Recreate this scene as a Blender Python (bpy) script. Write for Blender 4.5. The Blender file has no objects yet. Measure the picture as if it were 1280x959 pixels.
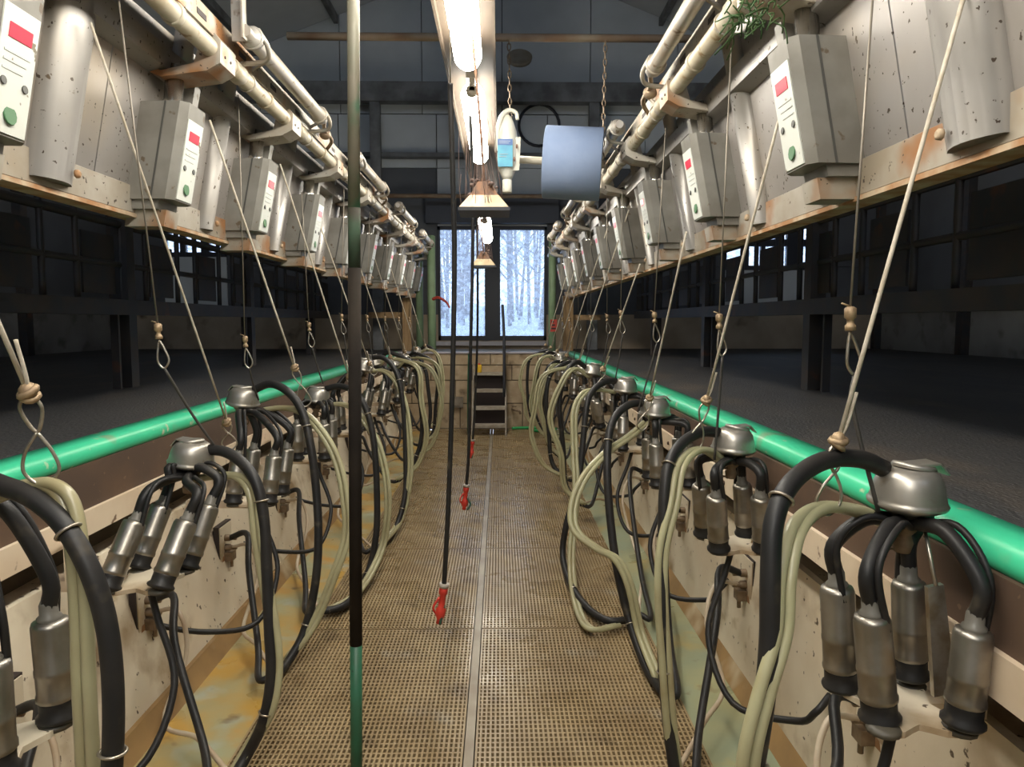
import bpy, math, random
from mathutils import Vector, Matrix
random.seed(7)
R = math.radians
scene = bpy.context.scene
col = scene.collection
# ------------------------------------------------------------------ camera, world, exposure
F = 900.0; CX, CY = 640.0, 479.5; EYE = Vector((0, 0, 1.40))
PITCH = math.atan(77.5/F); YAW = math.atan(15.5/F)
cam_d = bpy.data.cameras.new('camera'); cam = bpy.data.objects.new('camera', cam_d); col.objects.link(cam)
cam_d.sensor_width = 36.0; cam_d.lens = F/1280*36.0; cam_d.clip_start = .02
cam.location = EYE; cam.rotation_euler = (math.pi/2-PITCH, 0, -YAW)
scene.camera = cam
world = bpy.data.worlds.new('world'); scene.world = world; world.use_nodes = True
bg = world.node_tree.nodes['Background']
bg.inputs['Color'].default_value = (.70, .81, 1.0, 1); bg.inputs['Strength'].default_value = 2.0
scene.view_settings.view_transform = 'Standard'; scene.view_settings.look = 'None'
scene.view_settings.gamma = 1.0; scene.view_settings.use_curve_mapping = False
scene.view_settings.exposure = 0.55
TUBE = 33.0          # emission of the strip lights
CM = cam.rotation_euler.to_matrix()
def W(px, py, d):                       # pixel + distance along the pit -> point
    v = CM @ Vector(((px-CX)/F, -(py-CY)/F, -1.0))
    return EYE + v*(d/v.y)
# ------------------------------------------------------------------ materials
M = {}
def mat(name, c, rough=.5, metal=0.0, c2=None, ns=6.0, dirt=None, bump=0.0, bs=60.0, trans=0.0, emit=None, spec=.5, lo=.38, hi=.62, stretch=None, alpha=None, rvar=0.0):
    m = bpy.data.materials.new(name); m.use_nodes = True; nt = m.node_tree; N = nt.nodes; L = nt.links
    b = N['Principled BSDF']
    b.inputs['Base Color'].default_value = (*c, 1); b.inputs['Roughness'].default_value = rough
    b.inputs['Metallic'].default_value = metal; b.inputs['Specular IOR Level'].default_value = spec
    if trans: b.inputs['Transmission Weight'].default_value = trans
    if emit: b.inputs['Emission Color'].default_value = (*emit[0], 1); b.inputs['Emission Strength'].default_value = emit[1]
    tc = N.new('ShaderNodeTexCoord'); vec = tc.outputs['Object']
    if stretch:
        mp = N.new('ShaderNodeMapping'); mp.inputs['Scale'].default_value = stretch; L.new(vec, mp.inputs['Vector']); vec = mp.outputs['Vector']
    def noise(s, det=4):
        n = N.new('ShaderNodeTexNoise'); n.inputs['Scale'].default_value = s; n.inputs['Detail'].default_value = det
        L.new(vec, n.inputs['Vector']); return n.outputs['Fac']
    def ramp(f, a, z):
        r = N.new('ShaderNodeMapRange'); r.inputs['From Min'].default_value = a; r.inputs['From Max'].default_value = z
        L.new(f, r.inputs['Value']); return r.outputs['Result']
    out = None
    def mix(a, bcol, f):
        x = N.new('ShaderNodeMix'); x.data_type = 'RGBA'
        if a is None: x.inputs['A'].default_value = (*c, 1)
        else: L.new(a, x.inputs['A'])
        x.inputs['B'].default_value = (*bcol, 1); L.new(f, x.inputs['Factor']); return x.outputs['Result']
    if c2:
        out = mix(out, c2, ramp(noise(ns), lo, hi))
    for dd in (dirt or []):
        out = mix(out, dd[0], ramp(noise(dd[1], dd[4] if len(dd) > 4 else 3), dd[2], dd[3]))
    if out: L.new(out, b.inputs['Base Color'])
    if rvar:
        r = N.new('ShaderNodeMapRange'); r.inputs['From Min'].default_value = .3; r.inputs['From Max'].default_value = .7
        r.inputs['To Min'].default_value = max(.05, rough-rvar); r.inputs['To Max'].default_value = min(1, rough+rvar)
        L.new(noise(3.1), r.inputs['Value']); L.new(r.outputs['Result'], b.inputs['Roughness'])
    if bump:
        bp = N.new('ShaderNodeBump'); bp.inputs['Strength'].default_value = bump; bp.inputs['Distance'].default_value = .01
        L.new(noise(bs), bp.inputs['Height']); L.new(bp.outputs['Normal'], b.inputs['Normal'])
    M[name] = m; return m
SPL = [((.055, .04, .028), 55, .67, .69), ((.10, .075, .05), 26, .70, .73)]
mat('stainless', (.33, .315, .30), .42, .6, c2=(.26, .245, .228), ns=3, dirt=[((.30, .25, .18), 2.2, .56, .8)]+SPL, rvar=.08)
mat('panel_steel', (.34, .322, .312), .48, .5, c2=(.29, .268, .25), ns=2.5, dirt=[((.36, .29, .2), 1.7, .56, .85)]+SPL, rvar=.1)
mat('rust_flange', (.43, .40, .35), .5, .25, c2=(.32, .27, .205), ns=5, dirt=[((.30, .14, .055), 4.5, .54, .66)]+SPL)
mat('rust_edge', (.33, .17, .075), .8, .1, c2=(.46, .36, .25), ns=14)
mat('cream_pipe', (.46, .42, .335), .42, .05, c2=(.35, .30, .215), ns=7, dirt=[((.22, .15, .08), 18, .62, .7), ((.30, .24, .16), 5, .6, .75)])
mat('grey_pipe', (.38, .36, .325), .42, .3, c2=(.36, .31, .25), ns=9, dirt=[((.16, .11, .07), 20, .62, .7)])
mat('box_grey', (.225, .218, .198), .5, .15, c2=(.165, .155, .135), ns=7, dirt=[((.12, .09, .06), 22, .66, .7)])
mat('box_face', (.62, .64, .60), .4, 0, dirt=[((.2, .17, .12), 30, .68, .72)])
mat('display_red', (.42, .03, .06), .3, 0, emit=((.9, .03, .06), .25))
mat('button_green', (.05, .15, .06), .5); mat('button_dark', (.06, .06, .055), .5)
mat('print_grey', (.55, .57, .55), .5)
mat('shiny_steel', (.62, .60, .56), .22, .95, c2=(.45, .42, .37), ns=12)
mat('cup_steel', (.36, .335, .30), .36, .9, c2=(.27, .245, .205), ns=14, dirt=[((.28, .22, .14), 9, .6, .75)])
mat('bowl_steel', (.44, .415, .375), .36, .72, c2=(.36, .33, .28), ns=11, dirt=[((.25, .2, .13), 16, .6, .72)])
mat('rubber', (.014, .014, .015), .46, 0, c2=(.024, .022, .021), ns=9, dirt=[((.075, .062, .045), 14, .62, .78)], spec=.35)
mat('rubber_dirty', (.06, .055, .045), .5, 0, c2=(.10, .085, .06), ns=10)
mat('clear_hose', (.50, .48, .29), .3, 0, c2=(.40, .36, .21), ns=5, trans=.18, dirt=[((.33, .26, .13), 7, .6, .8)])
mat('pale_hose', (.60, .52, .40), .42, 0, c2=(.46, .35, .24), ns=8)
mat('mint', (.06, .62, .33), .35, 0, c2=(.05, .54, .29), ns=4, dirt=[((.55, .62, .42), 17, .66, .72), ((.25, .3, .18), 6, .64, .78)])
mat('pit_wall', (.72, .64, .50), .6, 0, c2=(.64, .54, .40), ns=3, dirt=[((.34, .235, .13), 3.3, .54, .68, 8), ((.10, .07, .045), 30, .67, .7), ((.42, .32, .18), 8, .64, .8)], bump=.12, bs=30)
mat('strip_beige', (.74, .62, .47), .55, 0, c2=(.64, .51, .37), ns=4, dirt=[((.2, .13, .08), 16, .66, .7)])
mat('cove', (.36, .22, .09), .6, 0, c2=(.26, .16, .07), ns=5, dirt=[((.5, .4, .26), 4, .55, .7)])
mat('dirty_recess', (.14, .115, .085), .85, 0, c2=(.09, .072, .052), ns=6)  # dirt plus the ledge strip's shadow, both put into the dark colour
mat('brown_board', (.115, .068, .042), .7, 0, c2=(.08, .05, .035), ns=5, dirt=[((.16, .10, .06), 40, .68, .72)])
mat('gutter', (.47, .285, .065), .34, 0, c2=(.33, .33, .20), ns=3.2, dirt=[((.48, .26, .06), 4.2, .55, .7, 6), ((.36, .38, .30), 5.5, .58, .72), ((.16, .10, .045), 7, .64, .74)], bump=.06, bs=14, rvar=.12)
mat('gutter_green', (.34, .33, .18), .34, 0, c2=(.27, .31, .21), ns=3.2, dirt=[((.44, .33, .12), 4.2, .58, .74, 6), ((.16, .11, .05), 7, .64, .74)], bump=.06, bs=14, rvar=.12)
mat('grate', (.36, .265, .145), .32, 0, c2=(.27, .19, .10), ns=4, dirt=[((.13, .09, .055), 2.6, .56, .72), ((.38, .34, .27), 3.4, .62, .8)], rvar=.14)
mat('grate_bar', (.33, .28, .205), .38, 0, c2=(.24, .19, .13), ns=6)
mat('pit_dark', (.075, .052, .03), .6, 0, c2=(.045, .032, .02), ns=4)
mat('mat_rubber', (.030, .030, .031), .6, 0, c2=(.046, .043, .041), ns=2.5, dirt=[((.085, .066, .05), 3.0, .54, .74, 6), ((.13, .125, .12), 110, .62, .72)], bump=.9, bs=110, stretch=(1, .4, 1))
mat('concrete', (.30, .29, .27), .8, 0, c2=(.22, .21, .20), ns=1.6, dirt=[((.13, .12, .11), 3, .55, .7)], bump=.2, bs=25)
mat('brown_concrete', (.44, .35, .25), .8, 0, c2=(.34, .265, .185), ns=2, dirt=[((.12, .09, .06), 3, .58, .72)], bump=.2, bs=25)
mat('block', (.46, .36, .24), .75, 0, c2=(.34, .25, .155), ns=5, dirt=[((.16, .11, .065), 6, .58, .72, 6), ((.55, .47, .35), 9, .64, .75)], bump=.3, bs=30)
mat('mortar', (.13, .10, .07), .9)
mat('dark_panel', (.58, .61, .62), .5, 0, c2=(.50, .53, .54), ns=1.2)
mat('roof', (.52, .545, .56), .6, 0, c2=(.44, .46, .475), ns=1)
mat('dark_steel', (.045, .045, .048), .55, .3, c2=(.07, .055, .045), ns=6, dirt=[((.15, .065, .035), 5, .66, .76)])
mat('beam_grey', (.20, .205, .21), .6, .2, c2=(.10, .10, .10), ns=4)
mat('rust_pipe', (.34, .27, .19), .6, .2, c2=(.24, .15, .09), ns=5)
mat('wood', (.42, .27, .13), .7, 0, c2=(.31, .19, .09), ns=5, stretch=(8, 8, 1))
mat('light_board', (.042, .030, .019), .7, 0, c2=(.03, .021, .014), ns=4, spec=.2)
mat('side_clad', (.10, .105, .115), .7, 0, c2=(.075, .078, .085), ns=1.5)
mat('nozzle', (.15, .14, .12), .4)
mat('pole_midgreen', (.04, .075, .045), .7, 0, c2=(.04, .036, .026), ns=7, spec=.2)
mat('lamp_white', (.35, .31, .25), .5, 0, c2=(.27, .23, .17), ns=6)
mat('tube', (1, 1, 1), .4, 0, emit=((1.0, .945, .83), TUBE))
mat('hood', (.50, .40, .25), .55, .1, c2=(.38, .28, .16), ns=12)
mat('hood_rust', (.22, .11, .06), .8, 0, c2=(.13, .08, .055), ns=40)
mat('cobweb', (.15, .10, .085), .9)
mat('chain', (.30, .225, .155), .55, .5, c2=(.2, .14, .09), ns=30)
mat('blue_paper', (.235, .305, .46), .85, 0, c2=(.215, .285, .44), ns=8, bump=.1, bs=50)
mat('roll_core', (.32, .24, .16), .8)
mat('white_plastic', (.78, .77, .70), .4, 0, c2=(.70, .67, .57), ns=8)
mat('label_blue', (.06, .30, .48), .4, 0, c2=(.10, .48, .60), ns=12)
mat('label_navy', (.05, .13, .36), .4)
mat('label_ink', (.35, .42, .5), .5); mat('smear', (.30, .16, .12), .7)
mat('rope', (.55, .50, .42), .8, 0, c2=(.45, .39, .3), ns=40)
mat('wire', (.26, .23, .19), .5, .5)
mat('brass', (.40, .29, .17), .55, .4, c2=(.26, .18, .11), ns=50)
mat('zinc', (.50, .47, .42), .35, .85, c2=(.36, .30, .22), ns=30)
mat('cord_dark', (.05, .045, .04), .6)
mat('gun_red', (.62, .045, .03), .4); mat('gun_lever', (.04, .10, .07), .5)
mat('collar_grey', (.42, .37, .32), .5)
mat('pole_steel', (.20, .18, .135), .55, .1, c2=(.13, .135, .09), ns=7, dirt=[((.05, .17, .10), 5, .58, .66)])
mat('pole_green', (.022, .135, .075), .45, 0, c2=(.03, .11, .06), ns=8, dirt=[((.02, .03, .025), 30, .68, .7)])
mat('pole_black', (.016, .013, .011), .85, 0, c2=(.028, .022, .017), ns=6, spec=.12)
mat('post_green', (.27, .40, .23), .55, 0, c2=(.22, .31, .18), ns=4)
mat('tread_metal', (.46, .41, .34), .55, .2, c2=(.32, .27, .21), ns=9)
mat('step_metal', (.27, .235, .19), .6, .2, c2=(.17, .14, .105), ns=8)
mat('yellow', (.80, .50, .03), .45); mat('red_paint', (.50, .06, .04), .6); mat('black_print', (.03, .02, .02), .6)
mat('green_hose', (.03, .36, .11), .4)
mat('frame_dark', (.028, .03, .038), .45, .1)
mat('sill', (.42, .40, .43), .5)
mat('bark', (.19, .165, .15), .9, 0, c2=(.28, .26, .25), ns=4)
mat('frost', (.52, .60, .72), .9, 0, c2=(.42, .50, .60), ns=.6)
mat('hay_green', (.025, .07, .015), .7, 0, c2=(.05, .10, .025), ns=20)
mat('skylight', (.6, .7, .8), .5, trans=.6)
def glass_mat():
    m = bpy.data.materials.new('glass'); m.use_nodes = True; nt = m.node_tree; N = nt.nodes; L = nt.links
    N.remove(N['Principled BSDF']); out = N['Material Output']
    t = N.new('ShaderNodeBsdfTransparent'); t.inputs['Color'].default_value = (.90, .94, .98, 1)
    g = N.new('ShaderNodeBsdfGlossy'); g.inputs['Roughness'].default_value = .03
    d = N.new('ShaderNodeBsdfTranslucent'); d.inputs['Color'].default_value = (.74, .82, .93, 1)
    fr = N.new('ShaderNodeFresnel'); fr.inputs['IOR'].default_value = 1.5
    m1 = N.new('ShaderNodeMixShader'); m2 = N.new('ShaderNodeMixShader')
    tc = N.new('ShaderNodeTexCoord'); n = N.new('ShaderNodeTexNoise'); n.inputs['Scale'].default_value = 22; n.inputs['Detail'].default_value = 5
    L.new(tc.outputs['Object'], n.inputs['Vector'])
    r = N.new('ShaderNodeMapRange'); r.inputs['From Min'].default_value = .45; r.inputs['From Max'].default_value = .7; r.inputs['To Min'].default_value = .18; r.inputs['To Max'].default_value = .75
    L.new(n.outputs['Fac'], r.inputs['Value'])
    L.new(r.outputs['Result'], m1.inputs['Fac']); L.new(t.outputs[0], m1.inputs[1]); L.new(d.outputs[0], m1.inputs[2])
    L.new(fr.outputs[0], m2.inputs['Fac']); L.new(m1.outputs[0], m2.inputs[1]); L.new(g.outputs[0], m2.inputs[2])
    L.new(m2.outputs[0], out.inputs['Surface']); M['glass'] = m
glass_mat()
# ------------------------------------------------------------------ mesh helpers
def catmull(P, n=6):
    P = [Vector(p) for p in P]; Q = [P[0]*2-P[1]]+P+[P[-1]*2-P[-2]]; out = []
    for i in range(1, len(Q)-2):
        a, b, c, d = Q[i-1:i+3]
        for k in range(n):
            t = k/n
            out.append(.5*((2*b)+(c-a)*t+(2*a-5*b+4*c-d)*t*t+(3*b-a-3*c+d)*t**3))
    return out+[P[-1]]
class MB:
    def __init__(s): s.v = []; s.f = []; s.sm = []
    def add(s, vs, fs, smooth=False):
        o = len(s.v); s.v += [Vector(v) for v in vs]; s.f += [[i+o for i in f] for f in fs]; s.sm += [smooth]*len(fs); return s
    def box(s, x0, x1, y0, y1, z0, z1, m=None):
        vs = [Vector((x, y, z)) for x in (x0, x1) for y in (y0, y1) for z in (z0, z1)]
        if m: vs = [m @ v for v in vs]
        return s.add(vs, [(0, 1, 3, 2), (4, 6, 7, 5), (0, 4, 5, 1), (2, 3, 7, 6), (0, 2, 6, 4), (1, 5, 7, 3)])
    def prism(s, prof, y0, y1, axis='y', m=None, smooth=False):          # profile in (x,z) swept along y; axis x: profile in (y,z); axis z: (x,y)
        n = len(prof)
        def P(a, b, t): return Vector((a, t, b)) if axis == 'y' else Vector((t, a, b)) if axis == 'x' else Vector((a, b, t))
        vs = [P(a, b, y0) for a, b in prof]+[P(a, b, y1) for a, b in prof]
        if m: vs = [m @ v for v in vs]
        fs = [(i, (i+1) % n, n+(i+1) % n, n+i) for i in range(n)]+[tuple(range(n))[::-1], tuple(range(n, 2*n))]
        s.add(vs, fs)
        if smooth: s.sm[-len(fs):-2] = [True]*(len(fs)-2)
        return s
    def tube(s, pts, r, seg=8, sub=6, cap=True):
        P = catmull(pts, sub) if sub > 1 and len(pts) > 2 else [Vector(p) for p in pts]
        n = len(P); rr = r if callable(r) else (lambda t: r)
        T = [(P[min(i+1, n-1)]-P[max(i-1, 0)]).normalized() for i in range(n)]
        up = Vector((0, 0, 1)) if abs(T[0].z) < .9 else Vector((1, 0, 0))
        u = T[0].cross(up).normalized(); vs = []
        for i in range(n):
            u = (u-T[i]*u.dot(T[i])).normalized(); w = T[i].cross(u); q = rr(i/(n-1))
            for k in range(seg):
                a = 2*math.pi*k/seg; vs.append(P[i]+(u*math.cos(a)+w*math.sin(a))*q)
        fs = [(i*seg+k, i*seg+(k+1) % seg, (i+1)*seg+(k+1) % seg, (i+1)*seg+k) for i in range(n-1) for k in range(seg)]
        s.add(vs, fs, True)
        if cap: s.add([], []); o = len(s.v)-len(vs); s.f += [[o+k for k in range(seg)][::-1], [o+(n-1)*seg+k for k in range(seg)]]; s.sm += [False, False]
        return s
    def lathe(s, prof, a, b, seg=16):                     # prof [(r, s)], s metres from a towards b
        a = Vector(a); d = (Vector(b)-a).normalized(); up = Vector((0, 1, 0)) if abs(d.y) < .9 else Vector((1, 0, 0))
        u = d.cross(up).normalized(); w = d.cross(u); vs = []
        for r, t in prof:
            for k in range(seg):
                an = 2*math.pi*k/seg; vs.append(a+d*t+(u*math.cos(an)+w*math.sin(an))*max(r, .0004))
        n = len(prof)
        fs = [(i*seg+k, (i+1)*seg+k, (i+1)*seg+(k+1) % seg, i*seg+(k+1) % seg) for i in range(n-1) for k in range(seg)]
        s.add(vs, fs, True); o = len(s.v)-len(vs)
        s.f += [[o+k for k in range(seg)], [o+(n-1)*seg+k for k in range(seg)][::-1]]; s.sm += [False, False]
        return s
    def ring(s, c, nrm, Rr, r, seg=14, ts=6, sx=1.0):
        c = Vector(c); nrm = Vector(nrm).normalized(); up = Vector((0, 0, 1)) if abs(nrm.z) < .9 else Vector((1, 0, 0))
        u = nrm.cross(up).normalized(); w = nrm.cross(u); vs = []
        for i in range(seg):
            a = 2*math.pi*i/seg; e = u*math.cos(a)+w*math.sin(a); p = c+(u*math.cos(a)*sx+w*math.sin(a))*Rr
            for k in range(ts):
                q = 2*math.pi*k/ts; vs.append(p+(e*math.cos(q)+nrm*math.sin(q))*r)
        fs = [(i*ts+k, ((i+1) % seg)*ts+k, ((i+1) % seg)*ts+(k+1) % ts, i*ts+(k+1) % ts) for i in range(seg) for k in range(ts)]
        return s.add(vs, fs, True)
    def ball(s, c, r, sx=1, sz=1, seg=8, rings=5):
        c = Vector(c); prof = []
        vs = []
        for i in range(rings+1):
            t = math.pi*i/rings
            for k in range(seg):
                a = 2*math.pi*k/seg; vs.append(c+Vector((math.cos(a)*math.sin(t)*r*sx+.0001*math.cos(a), math.sin(a)*math.sin(t)*r*sx+.0001*math.sin(a), math.cos(t)*r*sz)))
        fs = [(i*seg+k, (i+1)*seg+k, (i+1)*seg+(k+1) % seg, i*seg+(k+1) % seg) for i in range(rings) for k in range(seg)]
        return s.add(vs, fs, True)
    def mesh(s, name, m, off=Vector((0, 0, 0))):
        me = bpy.data.meshes.new(name); me.from_pydata([tuple(v-off) for v in s.v], [], s.f); me.update()
        me.polygons.foreach_set('use_smooth', s.sm); me.materials.append(M[m]); return me
def tag(o, label=None, cat=None, group=None, kind=None):
    if label: o['label'] = label
    if cat: o['category'] = cat
    if group: o['group'] = group
    if kind: o['kind'] = kind
    return o
class Thing:
    def __init__(s, name, label, cat, loc=(0, 0, 0), group=None, kind=None):
        s.o = bpy.data.objects.new(name, None); s.o.empty_display_size = .05; col.objects.link(s.o)
        s.loc = Vector(loc); s.o.location = s.loc; tag(s.o, label, cat, group, kind)
    def part(s, name, mb, m, parent=None, label=None):
        o = bpy.data.objects.new(name, mb.mesh(name, m, s.loc)); col.objects.link(o); o.parent = parent or s.o
        if label: o['label'] = label
        return o
    def share(s, name, me, loc, parent=None, rot=None, sc=None):      # part from shared mesh data, loc in world
        o = bpy.data.objects.new(name, me); col.objects.link(o); o.parent = parent or s.o; o.location = Vector(loc)-s.loc
        if rot: o.rotation_euler = rot
        if sc: o.scale = sc
        return o
def solo(name, mb, m, label, cat, group=None, kind=None, loc=None):
    loc = Vector(loc) if loc is not None else Vector((sum(v.x for v in mb.v)/len(mb.v), sum(v.y for v in mb.v)/len(mb.v), min(v.z for v in mb.v)))
    o = bpy.data.objects.new(name, mb.mesh(name, m, loc)); o.location = loc; col.objects.link(o); return tag(o, label, cat, group, kind)
def struct(name, mb, m, parent=None, label=None):
    o = bpy.data.objects.new(name, mb.mesh(name, m)); col.objects.link(o)
    if parent: o.parent = parent
    else: o['kind'] = 'structure'
    if label: o['label'] = label
    return o
ORD = ['first', 'second', 'third', 'fourth', 'fifth', 'sixth', 'seventh', 'eighth', 'ninth', 'tenth', 'eleventh', 'twelfth']
SIDE = {-1: 'left', 1: 'right'}
# ------------------------------------------------------------------ the room
Y0, YE, YB = -3.0, 9.4, 10.6           # wall behind the camera, end of pit, window wall
XO = 5.6; PZ = 1.0
RAILX = {-1: -1.33, 1: .91}
fl = struct('floor', MB().box(-1.45, 1.1, Y0, YE, -.14, -.075), 'pit_dark', label='brown pit floor under the grates')
struct('floor_gutter', MB().prism([(-1.30, -.07), (-1.30, 0), (-1.19, -.002), (-.872, -.024), (-.872, -.07)], Y0, YE), 'gutter', fl, 'ochre stained gutter strip')
struct('floor_gutter', MB().prism([(.682, -.07), (.682, -.024), (.917, -.002), (1.05, 0), (1.05, -.07)], Y0, YE), 'gutter_green', fl, 'greenish stained gutter strip')
# grates: two files of lattice panels
def lattice(w, l):
    mb = MB(); nx = round(w/.0165); ny = round(l/.027); px = w/nx; py = l/ny
    for i in range(nx+1):
        x = min(max(i*px, .0035), w-.0035); mb.box(x-.0035, x+.0035, 0, l, -.03, 0)
    for j in range(ny+1):
        y = min(max(j*py, .004), l-.004); mb.box(.001, w-.001, y-.004, y+.004, -.03, -.0025)
    return mb.mesh('grate_panel', 'grate')
PL = 1.17; gl = lattice(.745, PL-.012); gr = lattice(.755, PL-.012); glE = lattice(.745, .34); grE = lattice(.755, .34)
for k in range(10):
    y = 3.19+PL*(k-4)
    if y > 9.3: break
    for me, x in ((gl if y < 8.5 else glE, -.866), (gr if y < 8.5 else grE, -.082)):
        o = bpy.data.objects.new('grate_panel', me); col.objects.link(o); o.parent = fl; o.location = (x, y+.006, 0)
        if k < 3: o.hide_render = False
struct('grate_rail', MB().box(-.117, -.086, -1.49, YE, -.03, .004), 'grate_bar', fl)
for sgn, w0, w1, sx, zs0, zs1 in ((-1, -1.19, -1.355, -1.30, .725, .805), (1, .917, .962, .872, .735, .82)):
    xo = sgn*1.6
    wl = struct('wall_'+SIDE[sgn], MB().prism([(w0, -.02), (w1, .61), (w1+sgn*.02, .615), (xo, .615), (xo, -.02)], Y0, YE), 'pit_wall')
    rx = RAILX[sgn]
    def span(a, b): return (min(a, b), max(a, b))
    struct('cove', MB().prism([(w0-sgn*.03, -.004), (w0+sgn*.008, .07), (w0+sgn*.03, .07), (w0+sgn*.03, -.02)], Y0, YE), 'cove', wl, 'brown stained cove at the wall foot')
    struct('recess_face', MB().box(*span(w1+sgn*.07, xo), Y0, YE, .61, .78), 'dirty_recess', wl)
    struct('brown_board', MB().box(*span(sx+sgn*.014, xo), Y0, YE, .78, .95), 'brown_board', wl)
    struct('edge_strip', MB().box(*span(sx, sx+sgn*.02), Y0, YE, zs0, zs1), 'strip_beige', wl, 'beige ledge strip')
    for i in range(12):                                    # bolts in the strip
        yb = .9+i*.92; struct('bolt', MB().lathe([(.009, 0), (.009, .006), (.004, .009)], (sx, yb, zs0+.04), (sx-sgn*.1, yb, zs0+.04), 8), 'brown_board', wl)
# the outer floors
struct('floor_left', MB().box(-XO, RAILX[-1]-.07, Y0, YB, .92, PZ), 'mat_rubber')
struct('floor_right', MB().box(RAILX[1]+.07, XO, Y0, YB, .92, PZ), 'mat_rubber')
struct('floor_back', MB().box(RAILX[-1]-.07, RAILX[1]+.07, YE+.16, YB, .92, PZ), 'concrete')
for sgn in (-1, 1):
    rx = RAILX[sgn]; s = sgn
    prof = [(rx+s*(.013-.035*math.cos(q)), .977+.036*math.sin(q)) for q in [R(-50+14*i) for i in range(11)]]+[(rx+s*.075, 1.013), (rx+s*.075, .945), (rx, .945)]
    solo('edge_rail', MB().prism(prof, Y0+.01, YE-.01, smooth=True), 'mint', 'mint green painted edge rail along the '+SIDE[s]+' platform', 'rail', loc=(rx, 3, .945))
# end wall of the pit: courses of blocks
we = struct('wall_back', MB().box(-1.6, 1.2, YE+.03, YE+.16, -.02, .985), 'mortar')
courses = [(0, .33, (-1.42, -.98, -.52, .30, .72, 1.05)), (.33, .635, (-1.42, -1.15, -.58, -.05, .46, 1.05)), (.635, .835, (-1.42, -.9, -.36, .16, .62, 1.05)), (.835, .985, (-1.42, -1.05, -.12, .5, 1.05))]
for z0, z1, xs in courses:
    for a, b in zip(xs, xs[1:]):
        j = random.uniform(0, .012)
        struct('block', MB().box(a+.006, b-.006, YE-j, YE+.05, z0+.006, z1-.006), 'block', we)
struct('coping', MB().box(-1.33, .98, YE-.03, YE+.16, .985, 1.004), 'sill', we, 'pale coping along the pit end')
# outer walls
for s in (-1, 1):
    w = struct('wall_outer_'+SIDE[s], MB().box(s*XO, s*(XO+.15), Y0, YB, PZ-.1, 1.62), 'concrete')
    if s < 0:
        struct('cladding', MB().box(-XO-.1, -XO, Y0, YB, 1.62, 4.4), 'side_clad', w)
    else:
        for a, b, z0, z1 in ((Y0, 6.2, 1.62, 4.4), (7.6, YB, 1.62, 4.4), (6.2, 7.6, 1.62, 2.75), (6.2, 7.6, 3.3, 4.4)):
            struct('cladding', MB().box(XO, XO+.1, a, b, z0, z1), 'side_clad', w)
        g = struct('window_4', MB().box(XO+.03, XO+.05, 6.2, 7.6, 2.75, 3.3), 'skylight')
    for i in range(7):
        struct('wall_stud', MB().box(s*(XO-.1), s*XO, -1.5+i*2, -1.38+i*2, PZ, 4.3), 'dark_steel', w)
    struct('wall_beam', MB().box(s*(XO-.12), s*XO, Y0, YB, 1.56, 1.72), 'dark_steel', w)
ZP, ZE = 6.6, 4.35
roofs = struct('ceiling', MB().prism([(-XO-.2, ZE), (0, ZP), (0, ZP+.08), (-XO-.2, ZE+.08)], Y0-.2, YB+.3).prism([(0, ZP), (XO+.2, ZE), (XO+.2, ZE+.08), (0, ZP+.08)], Y0-.2, YB+.3), 'roof')
for y in (1.5, 4.5, 7.5):
    for s in (-1, 1):
        struct('rafter', MB().prism([(0, ZP-.02), (s*XO, ZE-.02+.08), (s*XO, ZE-.1), (0, ZP-.2)], y, y+.1), 'beam_grey', roofs)
for i in range(1, 5):
    for s in (-1, 1):
        x = s*i*1.15; z = ZP-(ZP-ZE)*abs(x)/(XO+.2)
        struct('purlin', MB().box(x-.03, x+.03, Y0, YB, z-.12, z-.01), 'beam_grey', roofs)
# window wall with openings; windows: two in the middle, one far left, one far right
WZ0, WZ1 = 1.165, 2.74
OPEN = [(-4.85, -3.95, 2.33, 2.72), (-.90, .69, 1.12, 2.78), (3.3, 4.65, 2.15, 2.95)]
wb = struct('wall_window', MB().box(-XO, -.90, YB, YB+.12, PZ-.1, 1.50).box(.69, XO, YB, YB+.12, PZ-.1, 1.50).box(-.9, .69, YB, YB+.12, PZ-.1, 1.12), 'brown_concrete')
xs = [-XO, -4.85, -3.95, -3.1, -2.3, -.90, .69, 2.1, 3.3, 4.65, XO]
for a, b in zip(xs, xs[1:]):
    op = [o for o in OPEN if o[0] <= a+.01 and o[1] >= b-.01]
    if op:
        if op[0][2] > 1.5: struct('wall_panel', MB().box(a, b, YB, YB+.08, 1.5, op[0][2]), 'dark_panel', wb)
        segs = [(op[0][3], 3.6)]
    else: segs = [(1.5, 2.2), (2.2, 3.6)]
    for z0, z1 in segs+[(3.6, 4.35)]:
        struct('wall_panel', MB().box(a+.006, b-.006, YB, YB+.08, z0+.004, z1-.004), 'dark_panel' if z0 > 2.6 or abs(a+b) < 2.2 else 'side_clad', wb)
struct('wall_backing', MB().box(-XO, -4.85, YB+.05, YB+.1, 1.5, 4.4).box(-3.95, -.9, YB+.05, YB+.1, 1.5, 4.4).box(.69, 3.3, YB+.05, YB+.1, 1.5, 4.4).box(4.65, XO, YB+.05, YB+.1, 1.5, 4.4).box(-4.86, 4.65, YB+.05, YB+.1, 2.96, 4.4), 'frame_dark', wb)
struct('wall_backing', MB().prism([(-XO, 4.36), (XO, 4.36), (XO, ZE+.02), (0, ZP), (-XO, ZE+.02)], YB+.085, YB+.12), 'frame_dark', wb)
gx = [-XO, -3.4, -2.26, -1.1, .04, 1.3, 2.55, 3.8, XO]
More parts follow.
